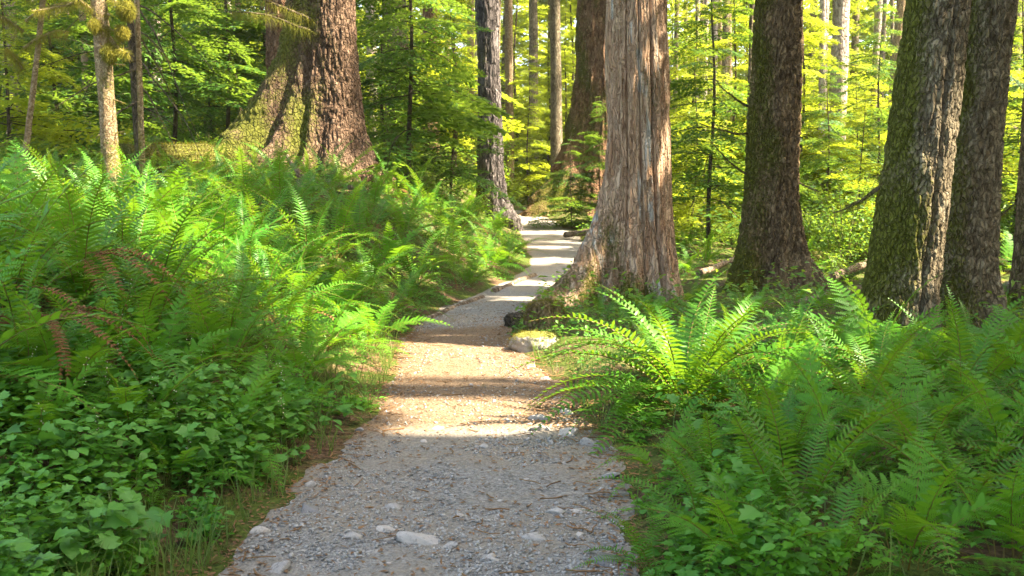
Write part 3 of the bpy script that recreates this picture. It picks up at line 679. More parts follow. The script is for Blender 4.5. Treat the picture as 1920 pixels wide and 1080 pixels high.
def frond_lacy(th0, th1, p, side, seed, npair=17, W=.17):
    rg = np.random.default_rng(seed); s, pts, tan = curve_frond(1.0, th0, th1, p, side)
    mb = MB(); q = np.linspace(0, 1, 8)
    mb.add(*tube(np.stack([np.interp(q, s, pts[:, k]) for k in range(3)], 1), np.linspace(.005, .0012, 8), 3), 1)
    V = []
    for k in range(npair):
        t = .2 + .79 * (k / (npair - 1)) ** .92
        c = np.array([np.interp(t, s, pts[:, m]) for m in range(3)]); tg = np.array([np.interp(t, s, tan[:, m]) for m in range(3)])
        latv = np.cross([0, 0, 1], tg); latv /= np.linalg.norm(latv) + 1e-9; nrm = np.cross(tg, latv)
        prof = (min(1, (t - .1) / .25)) * (1 - max(0, (t - .38) / .64)) ** .85
        ln = W * max(prof, .06) * rg.uniform(.88, 1.1)
        for sg in (-1, 1):
            fwd = R(16 + 26 * t) + rg.normal(0, .07); up = R(8) + rg.normal(0, .12)
            d = latv * sg * math.cos(fwd) + tg * math.sin(fwd); d = d * math.cos(up) + nrm * math.sin(up)
            wv = tg * math.cos(fwd) - latv * sg * math.sin(fwd)
            npn = max(2, int(9 * prof) + 2)
            for m in range(npn):
                u = (m + .5) / npn; pc = c + d * ln * u - nrm * ln * .2 * u * u
                pl = .22 * ln * (1 - u) ** .7 + .006; step = ln / npn
                for s2 in (-1, 1):
                    e = wv * s2 * .88 + d * .42; V += [pc - d * step * .42, pc + e * pl * .6 - d * step * .45, pc + e * pl, pc + d * step * .5]
            V += [c + d * ln * .9 - nrm * ln * .17 - wv * .004, c + d * ln * 1.05 - nrm * ln * .22, c + d * ln * .9 - nrm * ln * .17 + wv * .004, c + d * ln * .85 - nrm * ln * .15]
    V = np.array(V); mb.add(V, np.arange(len(V)).reshape(-1, 4), 0)
    return mb

ARCH = [(82, 25, 1.3), (76, 2, 1.15), (70, -18, 1.05), (62, -35, 1.0), (54, -45, .95), (44, -48, .9), (34, -42, .9)]
SWORD_B = [frond_sword(a, b, p, sd, 10 + 3 * k + j) for k, (a, b, p) in enumerate(ARCH) for j, sd in enumerate((-.08, .1))]
SWORD = [m.mesh('frond', [M['frond'], M['rachis']]) for m in SWORD_B]
LACY_B = [frond_lacy(a, b, p, sd, 40 + 3 * k + j) for k, (a, b, p) in enumerate(ARCH) for j, sd in enumerate((-.1, .08))]
LACY = [m.mesh('frond', [M['lacy'], M['rachis']]) for m in LACY_B]
DEAD = [frond_sword(a, b, .7, .1 * sd, 70 + k, 26, .07).mesh('dead_frond', [M['dead'], M['dead']]) for k, (a, b, sd) in enumerate([(35, -75, 1), (20, -80, -1), (45, -85, 0)])]

FERNS = []
def fern(x, y, L, nf, kind, label, group=None, upright=.0, dead=0, face=None):
    """a clump: every frond is a part"""
    z = h1(x, y) - .02; rg = random.Random(int(x * 977 + y * 3571))
    root = link('sword_fern' if kind == 'sword' else 'lady_fern', None, loc=(x, y, z), label=label, cat='fern', group=group)
    lib = SWORD if kind == 'sword' else LACY; off = rg.uniform(0, 6.28)
    for k in range(nf):
        q = (k + .5) / nf; band = min(6, max(0, int((q ** (1 + upright)) * 7 + rg.uniform(-.6, .6))))
        me = lib[band * 2 + rg.randint(0, 1)]
        yaw = off + k * 2.39996 + rg.uniform(-.35, .35)
        sc = L * rg.uniform(.72, 1.12) * (1 - .15 * (q > .8))
        o = bpy.data.objects.new('frond', me); COL.objects.link(o); o.parent = root
        o.location = (.05 * math.cos(yaw), .05 * math.sin(yaw), 0); o.rotation_euler = (rg.gauss(0, .16), rg.gauss(0, .1), yaw); o.scale = (sc, sc * rg.uniform(.9, 1.1), sc)
    for k in range(dead):
        yaw = rg.uniform(0, 6.28); sc = L * rg.uniform(.6, .85)
        o = bpy.data.objects.new('dead_frond', rg.choice(DEAD)); COL.objects.link(o); o.parent = root; o.rotation_euler = (rg.gauss(0, .2), 0, yaw); o.scale = (sc,) * 3
        o.location = (.08 * math.cos(yaw), .08 * math.sin(yaw), .12 + .25 * (dead > 5)); o['label'] = 'withered brown frond'
    FERNS.append((x, y, L)); return root

def fern_px(px, row, *a, **k):
    x, y = ground_hit(px, row); return fern(x, y, *a, **k)

# the ferns that stand out
fern_px(1285, 765, 1.28, 60, 'sword', 'big sunlit sword fern at the path edge below the cedar root', upright=-.25, dead=1)
fern_px(1490, 985, .80, 17, 'sword', 'foreground sword fern with upright fronds on red-brown stalks', upright=.5)
fern_px(1330, 1010, .62, 13, 'sword', 'low sword fern overhanging the path in the right foreground')
fern_px(1800, 790, 1.0, 20, 'sword', 'tall sword fern in front of the paired leaning trunks', upright=.3)
fern_px(1640, 770, .85, 18, 'sword', 'sword fern below the thick leaning trunk', upright=.2)
fern_px(1440, 800, .8, 18, 'lacy', 'low lacy fern just right of the big sunlit fern')
fern_px(1720, 905, .85, 16, 'sword', 'dark green sword fern right of the red-stalked foreground fern')
fern_px(1900, 900, .85, 16, 'lacy', 'lacy fern at the right edge of the picture')
fern_px(1700, 1060, .72, 14, 'lacy', 'lacy fern with arching fronds at the bottom right')
fern_px(1890, 1065, .75, 14, 'lacy', 'lacy fern filling the bottom right corner')
fern_px(1560, 1085, .6, 12, 'sword', 'sword fern cut by the bottom edge beside the lacy fern')
fern_px(1250, 900, .5, 10, 'lacy', 'small lacy fern at the path edge by the pale stones')
fern_px(1180, 800, .45, 10, 'lacy', 'small lacy fern between the big sunlit fern and the path')
fern_px(1400, 1075, .62, 14, 'lacy', 'lacy fern at the bottom edge left of the red-stalked fern')
fern_px(1340, 905, .6, 13, 'sword', 'sword fern just inside the right path edge above the low one')
fern_px(1570, 900, .75, 15, 'lacy', 'lacy fern behind the red-stalked foreground fern')
fern_px(1810, 985, .75, 15, 'sword', 'sword fern near the bottom right between the lacy ferns')
fern_px(1470, 885, .7, 14, 'sword', 'sword fern between the big sunlit fern and the red-stalked one')
fern_px(1235, 1075, .5, 11, 'sword', 'small sword fern hanging over the dark mossy stone')
for px, Y_, L, nf, kd, up, dd, lb in [
    (490, 9.2, 1.0, 22, 'sword', .4, 0, 'bright upright sword fern on top of the left bank'),
    (150, 6.6, 1.15, 20, 'sword', 0, 7, 'large drooping sword fern with withered brown fronds at the left'),
    (55, 5.25, 1.0, 9, 'sword', .6, 12, 'sword fern hung with many withered brown fronds over the hollow at the left'),
    (20, 5.6, .9, 14, 'sword', 0, 6, 'shaded sword fern with dead brown fronds at the left edge'),
    (330, 7.4, 1.0, 17, 'sword', 0, 0, 'sword fern with long fronds leaning out of the middle of the left bank'),
    (300, 5.9, .72, 13, 'lacy', 0, 0, 'pale lacy fern low on the left bank'),
    (420, 6.6, .8, 14, 'lacy', 0, 0, 'lacy fern with one broad pale frond above the ground cover'),
    (600, 8.4, .9, 17, 'lacy', 0, 0, 'sunlit lacy fern spilling from the bank towards the path'),
    (690, 9.3, .8, 16, 'lacy', 0, 0, 'sunlit lacy fern at the edge of the dappled path'),
    (560, 7.2, .75, 14, 'lacy', 0, 0, 'shaded lacy fern low beside the path on the left'),
    (690, 12.6, 1.0, 20, 'sword', 0, 0, 'large shaded sword fern below the huge spruce'),
    (780, 14.2, 1.05, 20, 'sword', 0, 0, 'shaded sword fern with drooping fronds on the slope above the timber edging'),
    (880, 15.5, .9, 18, 'sword', 0, 0, 'shaded sword fern just left of the path bend'),
    (110, 5.2, .85, 15, 'lacy', 0, 1, 'lacy fern low at the left beside the dead brown fronds'),
    (250, 5.1, .7, 13, 'lacy', 0, 0, 'small lacy fern rising from the ground cover at the left'),
    (470, 5.9, .62, 13, 'lacy', 0, 0, 'small lacy fern halfway between the ground cover and the path'),
    (200, 5.9, .95, 16, 'sword', 0, 4, 'shaded sword fern over the dark hollow in the left bank'),
    (950, 18.5, .9, 16, 'sword', .2, 0, 'fern overhanging the inner side of the far bend'),
    (640, 15.0, 1.0, 18, 'sword', .2, 0, 'dark sword fern at the foot of the huge spruce'),
    (100, 9.0, 1.1, 18, 'sword', 0, 0, 'sunny sword fern at the far left of the bank'),
    (930, 22, .8, 14, 'lacy', .2, 0, 'sunlit fern in front of the dark furrowed fir'),
    (1120, 24, .7, 12, 'sword', .1, 0, 'small fern beyond the path left of the red cedar'),
]:
    p = at(px, Y_); fern(p[0], p[1], L, nf, kd, lb, upright=up, dead=dd)

rg = np.random.default_rng(21)
def clear(x, y, gap): return all((x - a) ** 2 + (y - b) ** 2 > gap * gap for a, b, _ in FERNS) and all((x - a) ** 2 + (y - b) ** 2 > (c + .35) ** 2 for a, b, c in TREES)
def scatter_ferns(n, yr, ur, side, gap, Lr, lacy, label, group, nf):
    c = 0
    for _ in range(n * 40):
        if c >= n: break
        y = rg.uniform(*yr); u = rg.uniform(*ur)
        x = float(path_l(y) - u) if side < 0 else float(path_r(y) + u)
        if not in_view(x, y, .4) or not clear(x, y, gap): continue
        if side < 0 and (y < 4.7 or (y < 5.7 and u < .9)): continue
        L = rg.uniform(*Lr) * (1 if u > .8 else .75) * (.68 if side < 0 and y > 10 and u > 3.4 else 1)
        kd = 'lacy' if rg.random() < lacy else 'sword'; pc = col_of(x, y); yq = (y - yr[0]) / (yr[1] - yr[0])
        row_ = 'front' if yq < .33 else 'middle' if yq < .66 else 'rear'
        if side < 0: w_ = 'near the left edge' if pc < 200 else 'below the slender trunk' if pc < 350 else 'left of the huge spruce' if pc < 520 else 'below the huge spruce' if pc < 720 else 'close to the path'
        else: w_ = 'close to the path' if pc < 1340 else 'below the mossy fir' if pc < 1560 else 'below the leaning trunk' if pc < 1740 else 'near the right edge'
        lb_ = '%s fern in the %s of the %s, %s' % (kd, row_, label, w_)
        fern(x, y, L, nf, kd, lb_, group, dead=int(rg.integers(0, 3)) if rg.random() < .5 else 0); c += 1
    return c
scatter_ferns(74, (4.7, 11.5), (.5, 6.5), -1, .46, (.85, 1.2), .45, 'near left bank', 'ferns of the near left bank', 16)
scatter_ferns(76, (11, 19), (.35, 7), -1, .55, (1.05, 1.35), .05, 'upper left bank', 'ferns further up the left bank', 11)
for px, Y_, L, nf, lb in [(60, 4.6, .6, 11, 'small lacy fern in the leaf carpet at the left edge'), (330, 4.75, .5, 10, 'small lacy fern alone in the middle of the leaf carpet'), (560, 6.4, .5, 11, 'small lacy fern by the left path edge below the sunny ferns'), (420, 5.3, .55, 11, 'small lacy fern at the upper edge of the leaf carpet')]:
    p = at(px, Y_); fern(p[0], p[1], L, nf, 'lacy', lb)
scatter_ferns(46, (3.7, 8.0), (.6, 4), 1, .45, (.7, 1.0), .5, 'shaded right foreground ferns', 'shaded ferns in the right foreground', 16)
scatter_ferns(34, (7.6, 13), (.9, 6), 1, .55, (.42, .62), .45, 'ferns around the trunks', 'ferns around the leaning trunks', 11)

# far ferns: too small to show their fronds
def fern_joined(seed, lib, mats):
    rg = random.Random(seed); mb = MB()
    for k in range(11):
        src = lib[rg.randint(0, 13)]; yaw = k * 2.4 + rg.uniform(-.3, .3)
        rm = rotm(np.array([yaw]), np.array([rg.gauss(0, .1)]), np.array([rg.gauss(0, .15)])); sc = rg.uniform(.7, 1.1)
        base = mb.n
        v = np.concatenate(src.V) @ rm[0].T * sc
        mb.V.append(v)
        for kk in (3, 4):
            for f, m in zip(src.F[kk], src.M[kk]): mb.F[kk].append(f + base); mb.M[kk].append(m)
        mb.n += len(v)
    return mb.mesh('far_fern', mats)
FJ = [fern_joined(k, SWORD_B if k % 2 else LACY_B, [M['frond' if k % 2 else 'lacy'], M['rachis']]) for k in range(4)]
c = 0
for _ in range(4000):
    if c >= 120: break
    y = rg.uniform(15, 32); px = rg.uniform(-20, 1940); x = (px - 960) / F * y
    if path_l(y) - .5 < x < path_r(y) + .5 or not clear(x, y, .85): continue
    left = x < path_l(y)
    link('distant_fern', FJ[int(rg.integers(0, 4))], loc=(x, y, h1(x, y)), rot=(0, 0, rg.uniform(0, 6.28)), scale=rg.uniform(.7, 1.05), cat='fern',
         label='small distant fern on the ground ' + zone(px), group='small distant ferns')
    FERNS.append((x, y, .8)); c += 1

# ------------------------------------------------------------------ leafy plants and ground cover
def leaf_tmpl(asp=.72, fold=.16, droop=.2, teeth=True):
    # ovate leaf, length 1 along +X, folded on its midrib
    xs_ = np.array([0, .12, .3, .48, .66, .84, 1.0]); ws = np.array([0, .30, .46, .47, .37, .2, 0]) * asp
    V = []; 
    for x_, w_ in zip(xs_, ws): V += [[x_, 0, -droop * x_ * x_], [x_ + (.03 if teeth else 0), w_, -droop * x_ * x_ + fold * w_], [x_ + (.03 if teeth else 0), -w_, -droop * x_ * x_ + fold * w_]]
    Fq = []
    for k in range(6):
        a, b = 3 * k, 3 * (k + 1); Fq += [[a, b, b + 1, a + 1], [a, a + 2, b + 2, b]]
    return np.array(V, float), np.array(Fq)
LV, LF = leaf_tmpl()
SV = np.array([[0, 0, 0], [.35, .3, .05], [1, 0, -.14], [.35, -.3, .05], [.62, .2, -.01], [.62, -.2, -.01]], float); SF = np.array([[0, 3, 5, 2], [0, 2, 4, 1]])

def cover_points(n, fn):
    out = []
    while sum(len(o) for o in out) < n:
        y = rg.uniform(3.0, 1.0, n) if False else fn.y(n)
        side = np.where(rg.random(n) < fn.pl, -1, 1); u = fn.u(n, y, side)
        x = np.where(side < 0, path_l(y) - u, path_r(y) + u)
        k = in_view(x, y, .1); out.append(np.stack([x[k], y[k], u[k]], 1))
    return np.concatenate(out)[:n]

def ground_cover(name, n, yr, umax, pleft, size, hgt, mat, label, tmpl=(LV, LF), ypow=1.6):
    y = yr[0] + (yr[1] - yr[0]) * rg.random(n * 2) ** ypow
    side = np.where(rg.random(n * 2) < pleft, -1, 1); u = rg.random(n * 2) ** 1.1 * np.where(side < 0, umax[0], umax[1]) - .05
    edge = .75 * (fbm(np.stack([y * 1.7, side * 3.0, y * 0], 1), 3) - .38) + .12 * rg.random(n * 2); u = u + np.clip(edge, 0, 1)
    x = np.where(side < 0, path_l(y) - u, path_r(y) + u)
    clump = fbm(np.stack([x * 3.2, y * 3.2, x * 0 + len(name)], 1), 2)
    k = in_view(x, y, .1) & (clump > .45); x, y, u, clump = x[k][:n], y[k][:n], u[k][:n], clump[k][:n]; m = len(x)
    z = H(x, y, True) + hgt[0] + rg.random(m) * (hgt[1] - hgt[0]) * np.clip(u * 2.0 + .15, 0, 1) * (.4 + clump)
    mb = MB(); rm = rotm(rg.uniform(0, 6.28, m), rg.normal(.05, .3, m), rg.normal(0, .3, m))
    stamp(mb, tmpl[0], tmpl[1], np.stack([x, y, z], 1), rm, size[0] + (size[1] - size[0]) * rg.random(m) ** 2)
    return link(name, mb.mesh(name, M[mat]), kind='stuff', label=label)

def lobed_tmpl():
    pts = [(0, 0), (.05, .3), (.3, .52), (.38, .3), (.62, .42), (.68, .2), (1, 0)]; V = [[.35, 0, -.03]]; ring = pts + [(x_, -y_) for x_, y_ in pts[-2:0:-1]]
    V += [[x_, y_, .18 * abs(y_) - .18 * x_ * x_] for x_, y_ in ring]; n_ = len(ring)
    return np.array(V), np.array([[0, 1 + k, 1 + (k + 1) % n_] for k in range(n_)])
def trio_tmpl():
    V = []; Fq = []
    for a in (-1.9, 0, 1.9):
        b = len(V); ca, sa = math.cos(a), math.sin(a)
        for x_, y_, z_ in SV * .62 + np.array([.04, 0, 0]): V.append([x_ * ca - y_ * 1.25 * sa, x_ * sa + y_ * 1.25 * ca, z_])
        Fq += [[b + q for q in f] for f in SF.tolist()]
    return np.array(V), np.array(Fq)
ground_cover('ground_cover', 5200, (3.1, 6.4), (2.0, .4), .95, (.03, .075), (.01, .30), 'cover', 'low oval-leaved ground cover along the edges of the path')
ground_cover('lobed_cover', 2600, (3.1, 6.2), (2.2, .4), .95, (.04, .10), (.02, .34), 'broad', 'lobed-leaved ground cover among the oval leaves beside the path', lobed_tmpl())
ground_cover('clover_cover', 5200, (3.1, 7.0), (1.8, .5), .88, (.04, .085), (.01, .22), 'lacy', 'three-leaved ground cover low beside the path', trio_tmpl())
ground_cover('undergrowth', 13000, (3.3, 13), (6, 5), .55, (.03, .065), (.01, .24), 'cover', 'shaded low undergrowth between the ferns', (SV, SF), 1.2)
ground_cover('bank_undergrowth', 26000, (9, 24), (5, 2), .85, (.03, .07), (.005, .17), 'cover', 'shaded undergrowth on the slope below the huge spruce', (SV, SF), 1.0)
ground_cover('moss_carpet', 16000, (10, 34), (9, 13), .45, (.06, .13), (.02, .45), 'shrub', 'bright low undergrowth on the forest floor further back', (SV, SF), 1.0)

# leafy plants of the left foreground: each leaf is a part
LEAFM = [leaf_tmpl(a, f, d) for a, f, d in ((.85, .2, .25), (.7, .15, .15), (.95, .1, .3))]
LEAFD = [MB().add(v, f).mesh('leaf', M['broad'], True) for v, f in LEAFM]
STEMD = [MB().add(*tube([[0, 0, -.05], [.015, .01, .5], [.05, .02, 1.0]], [.012, .009, .006], 4)).mesh('stem', M['stem'])]
def leafy_plant(x, y, hgt, nl, ls, label, group):
    rr = random.Random(int(x * 1313 + y * 717)); z = h1(x, y)
    root = link('leafy_plant', None, loc=(x, y, z), rot=(rr.gauss(0, .12), rr.gauss(0, .12), rr.uniform(0, 6.28)), label=label, cat='plant', group=group)
    link('stem', STEMD[0], root, scale=(hgt, hgt, hgt))
    for k in range(nl):
        q = 1 - .6 * (k / nl) ** 1.4; yaw = k * 2.2 + rr.uniform(-.4, .4); s = ls * rr.uniform(.7, 1.15)
        link('leaf', rr.choice(LEAFD), root, loc=(.05 * hgt * q + .02 * math.cos(yaw), .02 * math.sin(yaw), hgt * q), rot=(rr.gauss(0, .2), rr.uniform(-.05, .35), yaw), scale=s)
c = 0; PL = []
for _ in range(3000):
    if c >= 60: break
    y = 3.2 + 4.2 * rg.random() ** 1.5; u = .08 + rg.random() * (1.7 if y < 5.5 else .9); x = float(path_l(y)) - u
    if not in_view(x, y, .05) or any((x - a) ** 2 + (y - b) ** 2 < .022 for a, b in PL): continue
    PL.append((x, y)); c += 1
    leafy_plant(x, y, rg.uniform(.10, .26) * min(1, .55 + u), int(rg.integers(5, 10)), rg.uniform(.055, .10), 'broad-leaved plant in the leaf carpet, %s, %s' % ('at the left path edge' if u < .5 else 'midway up the left side' if u < 1.1 else 'far from the path', 'near the bottom edge' if y < 4.0 else 'in the middle' if y < 5.2 else 'below the left ferns'), 'broad-leaved plants left of the path')
c = 0
for _ in range(3000):
    if c >= 12: break
    y = rg.uniform(6.0, 9); u = .25 + rg.random() * 2.4; x = float(path_r(y)) + u
    if not in_view(x, y, .05) or any((x - a) ** 2 + (y - b) ** 2 < .05 for a, b in PL): continue
    PL.append((x, y)); c += 1
    leafy_plant(x, y, rg.uniform(.12, .3), int(rg.integers(5, 9)), rg.uniform(.06, .11), 'broad-leaved plant growing between the ferns right of the path', 'broad-leaved plants right of the path')

# shrubs in the middle distance
def shrub_data(seed, hh, n, ls):
    rr = np.random.default_rng(seed); mb = MB(); tips = []
    for k in range(9):
        a = rr.uniform(0, 6.28); q = np.linspace(0, 1, 6); sp = rr.uniform(.15, .5) * hh; h2 = hh * rr.uniform(.6, 1)
        pts = np.stack([np.cos(a) * sp * q ** 1.4, np.sin(a) * sp * q ** 1.4, h2 * q - .05], 1); mb.add(*tube(pts, np.linspace(.012, .004, 6), 4), 1); tips.append(pts)
    tips = np.array(tips); k = rr.integers(0, 9, n); q = rr.uniform(.25, 1, n) * 5; i0 = np.clip(q.astype(int), 0, 4); fr = q - i0
    P = tips[k, i0] * (1 - fr)[:, None] + tips[k, i0 + 1] * fr[:, None] + rr.normal(0, .13 * hh, (n, 3)) * np.array([1, 1, .5])
    P[:, 2] = np.abs(P[:, 2])
    stamp(mb, SV, SF, P, rotm(rr.uniform(0, 6.28, n), rr.normal(-.1, .3, n), rr.normal(0, .3, n)), rr.uniform(.6, 1.2, n) * ls, 0)
    return mb.mesh('shrub', [M['shrub'], M['stem']])
SHR = [shrub_data(k, hh, n, ls) for k, (hh, n, ls) in enumerate([(1.0, 900, .06), (1.6, 1500, .07), (.7, 600, .05)])]
rg = np.random.default_rng(77)
c = 0
for _ in range(4000):
    if c >= 80: break
    y = rg.uniform(14, 36); px = rg.uniform(-20, 1940); x = (px - 960) / F * y
    if path_l(y) - .7 < x < path_r(y) + .7 or not clear(x, y, .5): continue
    if y < 18 and x < path_l(y): continue
    left = x < path_l(y); c += 1
    link('leafy_shrub', SHR[int(rg.integers(0, 3))], loc=(x, y, h1(x, y)), rot=(0, 0, rg.uniform(0, 6.28)), scale=rg.uniform(.8, 1.3), cat='shrub',
         label=('nearer' if y < 22 else 'farther') + ' small leafy shrub on the ground ' + zone(px), group='small leafy shrubs in the wood')

# grass tufts, white flowers, litter
def grass(n):
    y = 3.2 + 8 * rg.random(n) ** 1.4; side = np.where(rg.random(n) < .7, -1, 1); u = .02 + rg.random(n) ** 1.5 * 1.0
    x = np.where(side < 0, path_l(y) - u, path_r(y) + u); k = (fbm(np.stack([x * 4, y * 4, x * 0], 1), 2) > .5) & in_view(x, y, 0); x, y = x[k], y[k]; m = len(x)
    q = np.linspace(0, 1, 4); tv = np.array([[.5 * t ** 2, sg * .014 * (1 - t) ** .7, t] for t in q for sg in (-1, 1)]); tf = np.array([[2 * a, 2 * a + 1, 2 * a + 3, 2 * a + 2] for a in range(3)])
    mb = MB(); stamp(mb, tv, tf, np.stack([x, y, H(x, y, True)], 1), rotm(rg.uniform(0, 6.28, m), rg.normal(0, .2, m), rg.normal(0, .2, m)), rg.uniform(.08, .28, m))
    link('grass', mb.mesh('grass', M['grass']), kind='stuff', label='thin grass blades along the edges of the path')
grass(5000)

def flowers(n):
    mb = MB()
    for _ in range(n):
        y = 4.2 + 2.6 * rg.random(); u = .25 + rg.random() * 1.4; x = float(path_l(y)) - u; h = rg.uniform(.25, .42); z = h1(x, y); dx, dy = rg.normal(0, .05, 2)
        mb.add(*tube([[x, y, z], [x + dx * .5, y + dy * .5, z + h * .6], [x + dx, y + dy, z + h]], .0016, 3), 1)
        for q in range(9):
            t = .6 + .4 * q / 8; p = np.array([x + dx * t, y + dy * t, z + h * t]) + rg.normal(0, .010, 3)
            s = .0042; mb.add(p + s * np.array([[1, 0, 0], [-1, 0, 0], [0, 1, 0], [0, -1, 0], [0, 0, 1], [0, 0, -1.]]), [[0, 2, 4], [2, 1, 4], [1, 3, 4], [3, 0, 4], [2, 0, 5], [1, 2, 5], [3, 1, 5], [0, 3, 5]], 0)
    link('small_flowers', mb.mesh('small_flowers', [M['petal'], M['stem']]), kind='stuff', label='tiny white flowers on thin stalks above the ground cover')
flowers(24)

def litter(n):
    y = 3.1 + 11 * rg.random(n) ** 1.3; side = np.where(rg.random(n) < .5, -1, 1); u = np.where(rg.random(n) < .3, rg.uniform(-1.3, .1, n), rg.normal(.08, .2, n))
    x = np.where(side < 0, path_l(y) - u, path_r(y) + u); m = n
    z = np.array([max(trail_z(a, b), h1(a, b)) if True else 0 for a, b in zip(x, y)]) + .006
    mb = MB(); stamp(mb, SV, SF, np.stack([x, y, z], 1), rotm(rg.uniform(0, 6.28, m), rg.normal(0, .2, m), rg.normal(0, .2, m)), np.stack([rg.uniform(.012, .05, m), rg.uniform(.006, .03, m), rg.uniform(.01, .03, m)], 1))
    link('leaf_litter', mb.mesh('leaf_litter', M['litter']), kind='stuff', label='dry brown leaf litter along the edges of the path')
litter(11000)
def twigs(n):
    mb = MB()
    for _ in range(n):
        y = 3.3 + 8 * rg.random() ** 1.3; x = float(path_l(y) + (path_r(y) - path_l(y)) * rg.choice([rg.uniform(-.1, .14), rg.uniform(.86, 1.12), rg.uniform(0, 1)])); a = rg.uniform(0, 6.28); ln = rg.uniform(.03, .16)
        z = max(trail_z(x, y), h1(x, y)) + .006; t = np.linspace(-.5, .5, 4)
        pts = np.stack([x + np.cos(a) * ln * t + rg.normal(0, .006, 4), y + np.sin(a) * ln * t + rg.normal(0, .006, 4), z + rg.uniform(0, .01, 4)], 1); mb.add(*tube(pts, rg.uniform(.0015, .004), 4))
    link('twig_litter', mb.mesh('twig_litter', M['litter']), kind='stuff', label='fallen twigs scattered over the path and its edges')
twigs(420)

# ------------------------------------------------------------------ stones
def ico(sub):
    import bmesh
    bm = bmesh.new(); bmesh.ops.create_icosphere(bm, subdivisions=sub, radius=1); v = np.array([q.co[:] for q in bm.verts]); f = np.array([[q.index for q in p.verts] for p in bm.faces]); bm.free(); return v, f
IV, IF = ico(3)
def rock_mesh(seed, mat, cut=9):
    rr = np.random.default_rng(seed); v = IV.copy()
    for _ in range(cut):   # chip flat faces off a ball
        n_ = rr.normal(size=3); n_ /= np.linalg.norm(n_); c_ = rr.uniform(.42, .8); dd = v @ n_; v = v - np.clip(dd - c_, 0, None)[:, None] * n_ * .92
    v = v * (1 + .16 * (fbm(v * 2.2 + seed, 3) - .5))[:, None]
    return MB().add(v, IF).mesh('stone', M[mat], False)
ROCKS = {m: [rock_mesh(200 + 9 * k + len(m), m, 14) for k in range(4)] for m in ('stone', 'stone_tan', 'stone_dark', 'stone_moss')}
STONES = [  # column, row, width px, flatness, material, label
 (795, 1020, 92, .28, 'stone', 'largest flat grey stone set in the path at the bottom of the picture'),
 (740, 953, 36, .4, 'stone', 'pale stone in the path left of centre above the largest flat stone'),
 (662, 1016, 46, .35, 'stone', 'flat pale stone in the path left of the largest flat stone'),
 (722, 1004, 44, .3, 'stone_tan', 'thin sliver of stone between two pale stones in the near path'),
 (840, 1034, 38, .3, 'stone', 'small flat stone touching the right end of the largest flat stone'),
 (1005, 1017, 48, .35, 'stone', 'angular pale stone alone right of centre in the near path'),
 (1042, 966, 46, .3, 'stone', 'slanting pale stone edge in the path, larger of a pair'),
 (1082, 966, 34, .3, 'stone_tan', 'smaller tan stone beside the slanting pale stone'),
 (858, 973, 24, .4, 'stone_tan', 'small tan stone in the middle of the near path'),
 (580, 962, 46, .65, 'stone_dark', 'dark rounded stone at the left edge of the path'),
 (492, 1000, 44, .5, 'stone_tan', 'tan rounded stone at the left edge of the path below the dark one'),
 (525, 1072, 56, .3, 'stone', 'pale stone at the very bottom left of the path'),
 (1010, 788, 36, .6, 'stone', 'pale angular stone at the upper left of the heap by the right path edge'),
 (1065, 779, 34, .5, 'stone', 'pale wedge-shaped stone at the top of the heap by the right path edge'),
 (1013, 810, 50, .3, 'stone', 'flat grey slab below the pale angular stone'),
 (1062, 820, 48, .28, 'stone_tan', 'flat tan slab in the middle of the heap by the right path edge'),
 (1108, 838, 36, .7, 'stone', 'chunky pale stone standing at the right path edge'),
 (1155, 845, 36, .6, 'stone_moss', 'mossy stone half under the right-hand plants'),
 (1145, 898, 48, .25, 'stone', 'flat stone low at the right path edge'),
 (822, 805, 24, .3, 'stone', 'small flat stone in the middle of the path before the sun patch'),
 (795, 832, 16, .4, 'stone_tan', 'tiny stone left of the middle of the path'),
 (908, 843, 22, .4, 'stone', 'small pale stone in the middle of the path'),
 (675, 811, 22, .4, 'stone', 'small stone at the left path edge near the sun patch'),
 (580, 914, 26, .5, 'stone_tan', 'small stone at the left path edge above the dark rounded one'),
 (700, 1040, 26, .3, 'stone', 'small low stone left of the largest flat stone near the bottom'),
 (1135, 1064, 70, .6, 'stone_dark', 'dark mossy stone under the small fern at the bottom right'),
 (870, 900, 18, .3, 'stone', 'tiny flat stone on the open middle of the path'),
 (985, 905, 18, .3, 'stone_tan', 'tiny tan stone right of the middle of the path'),
 (930, 1060, 24, .3, 'stone', 'small flat stone near the bottom centre of the path'),
 (1090, 1010, 22, .35, 'stone_tan', 'small tan stone near the right path edge at the bottom'),
 (995, 690, 22, .7, 'stone_moss', 'small sunlit stone below the mossy root stub'),
 (1020, 712, 18, .7, 'stone_tan', 'small dark stone among sunlit litter at the right path edge'),
]
for k, (px, row, wpx, fl, mt, lb) in enumerate(STONES):
    x, y = ground_hit(px, row); s = wpx / 2 / F * y * 1.22; z = max(trail_z(x, y), h1(x, y))
    link('stone', ROCKS[mt][k % 4], loc=(x, y, z - s * fl * .05), rot=(random.gauss(0, .22), random.gauss(0, .22), random.uniform(-.5, .5)), scale=(s, s * random.uniform(.6, .85), s * fl * 1.15), label=lb, cat='stone', group='stones in and beside the path')

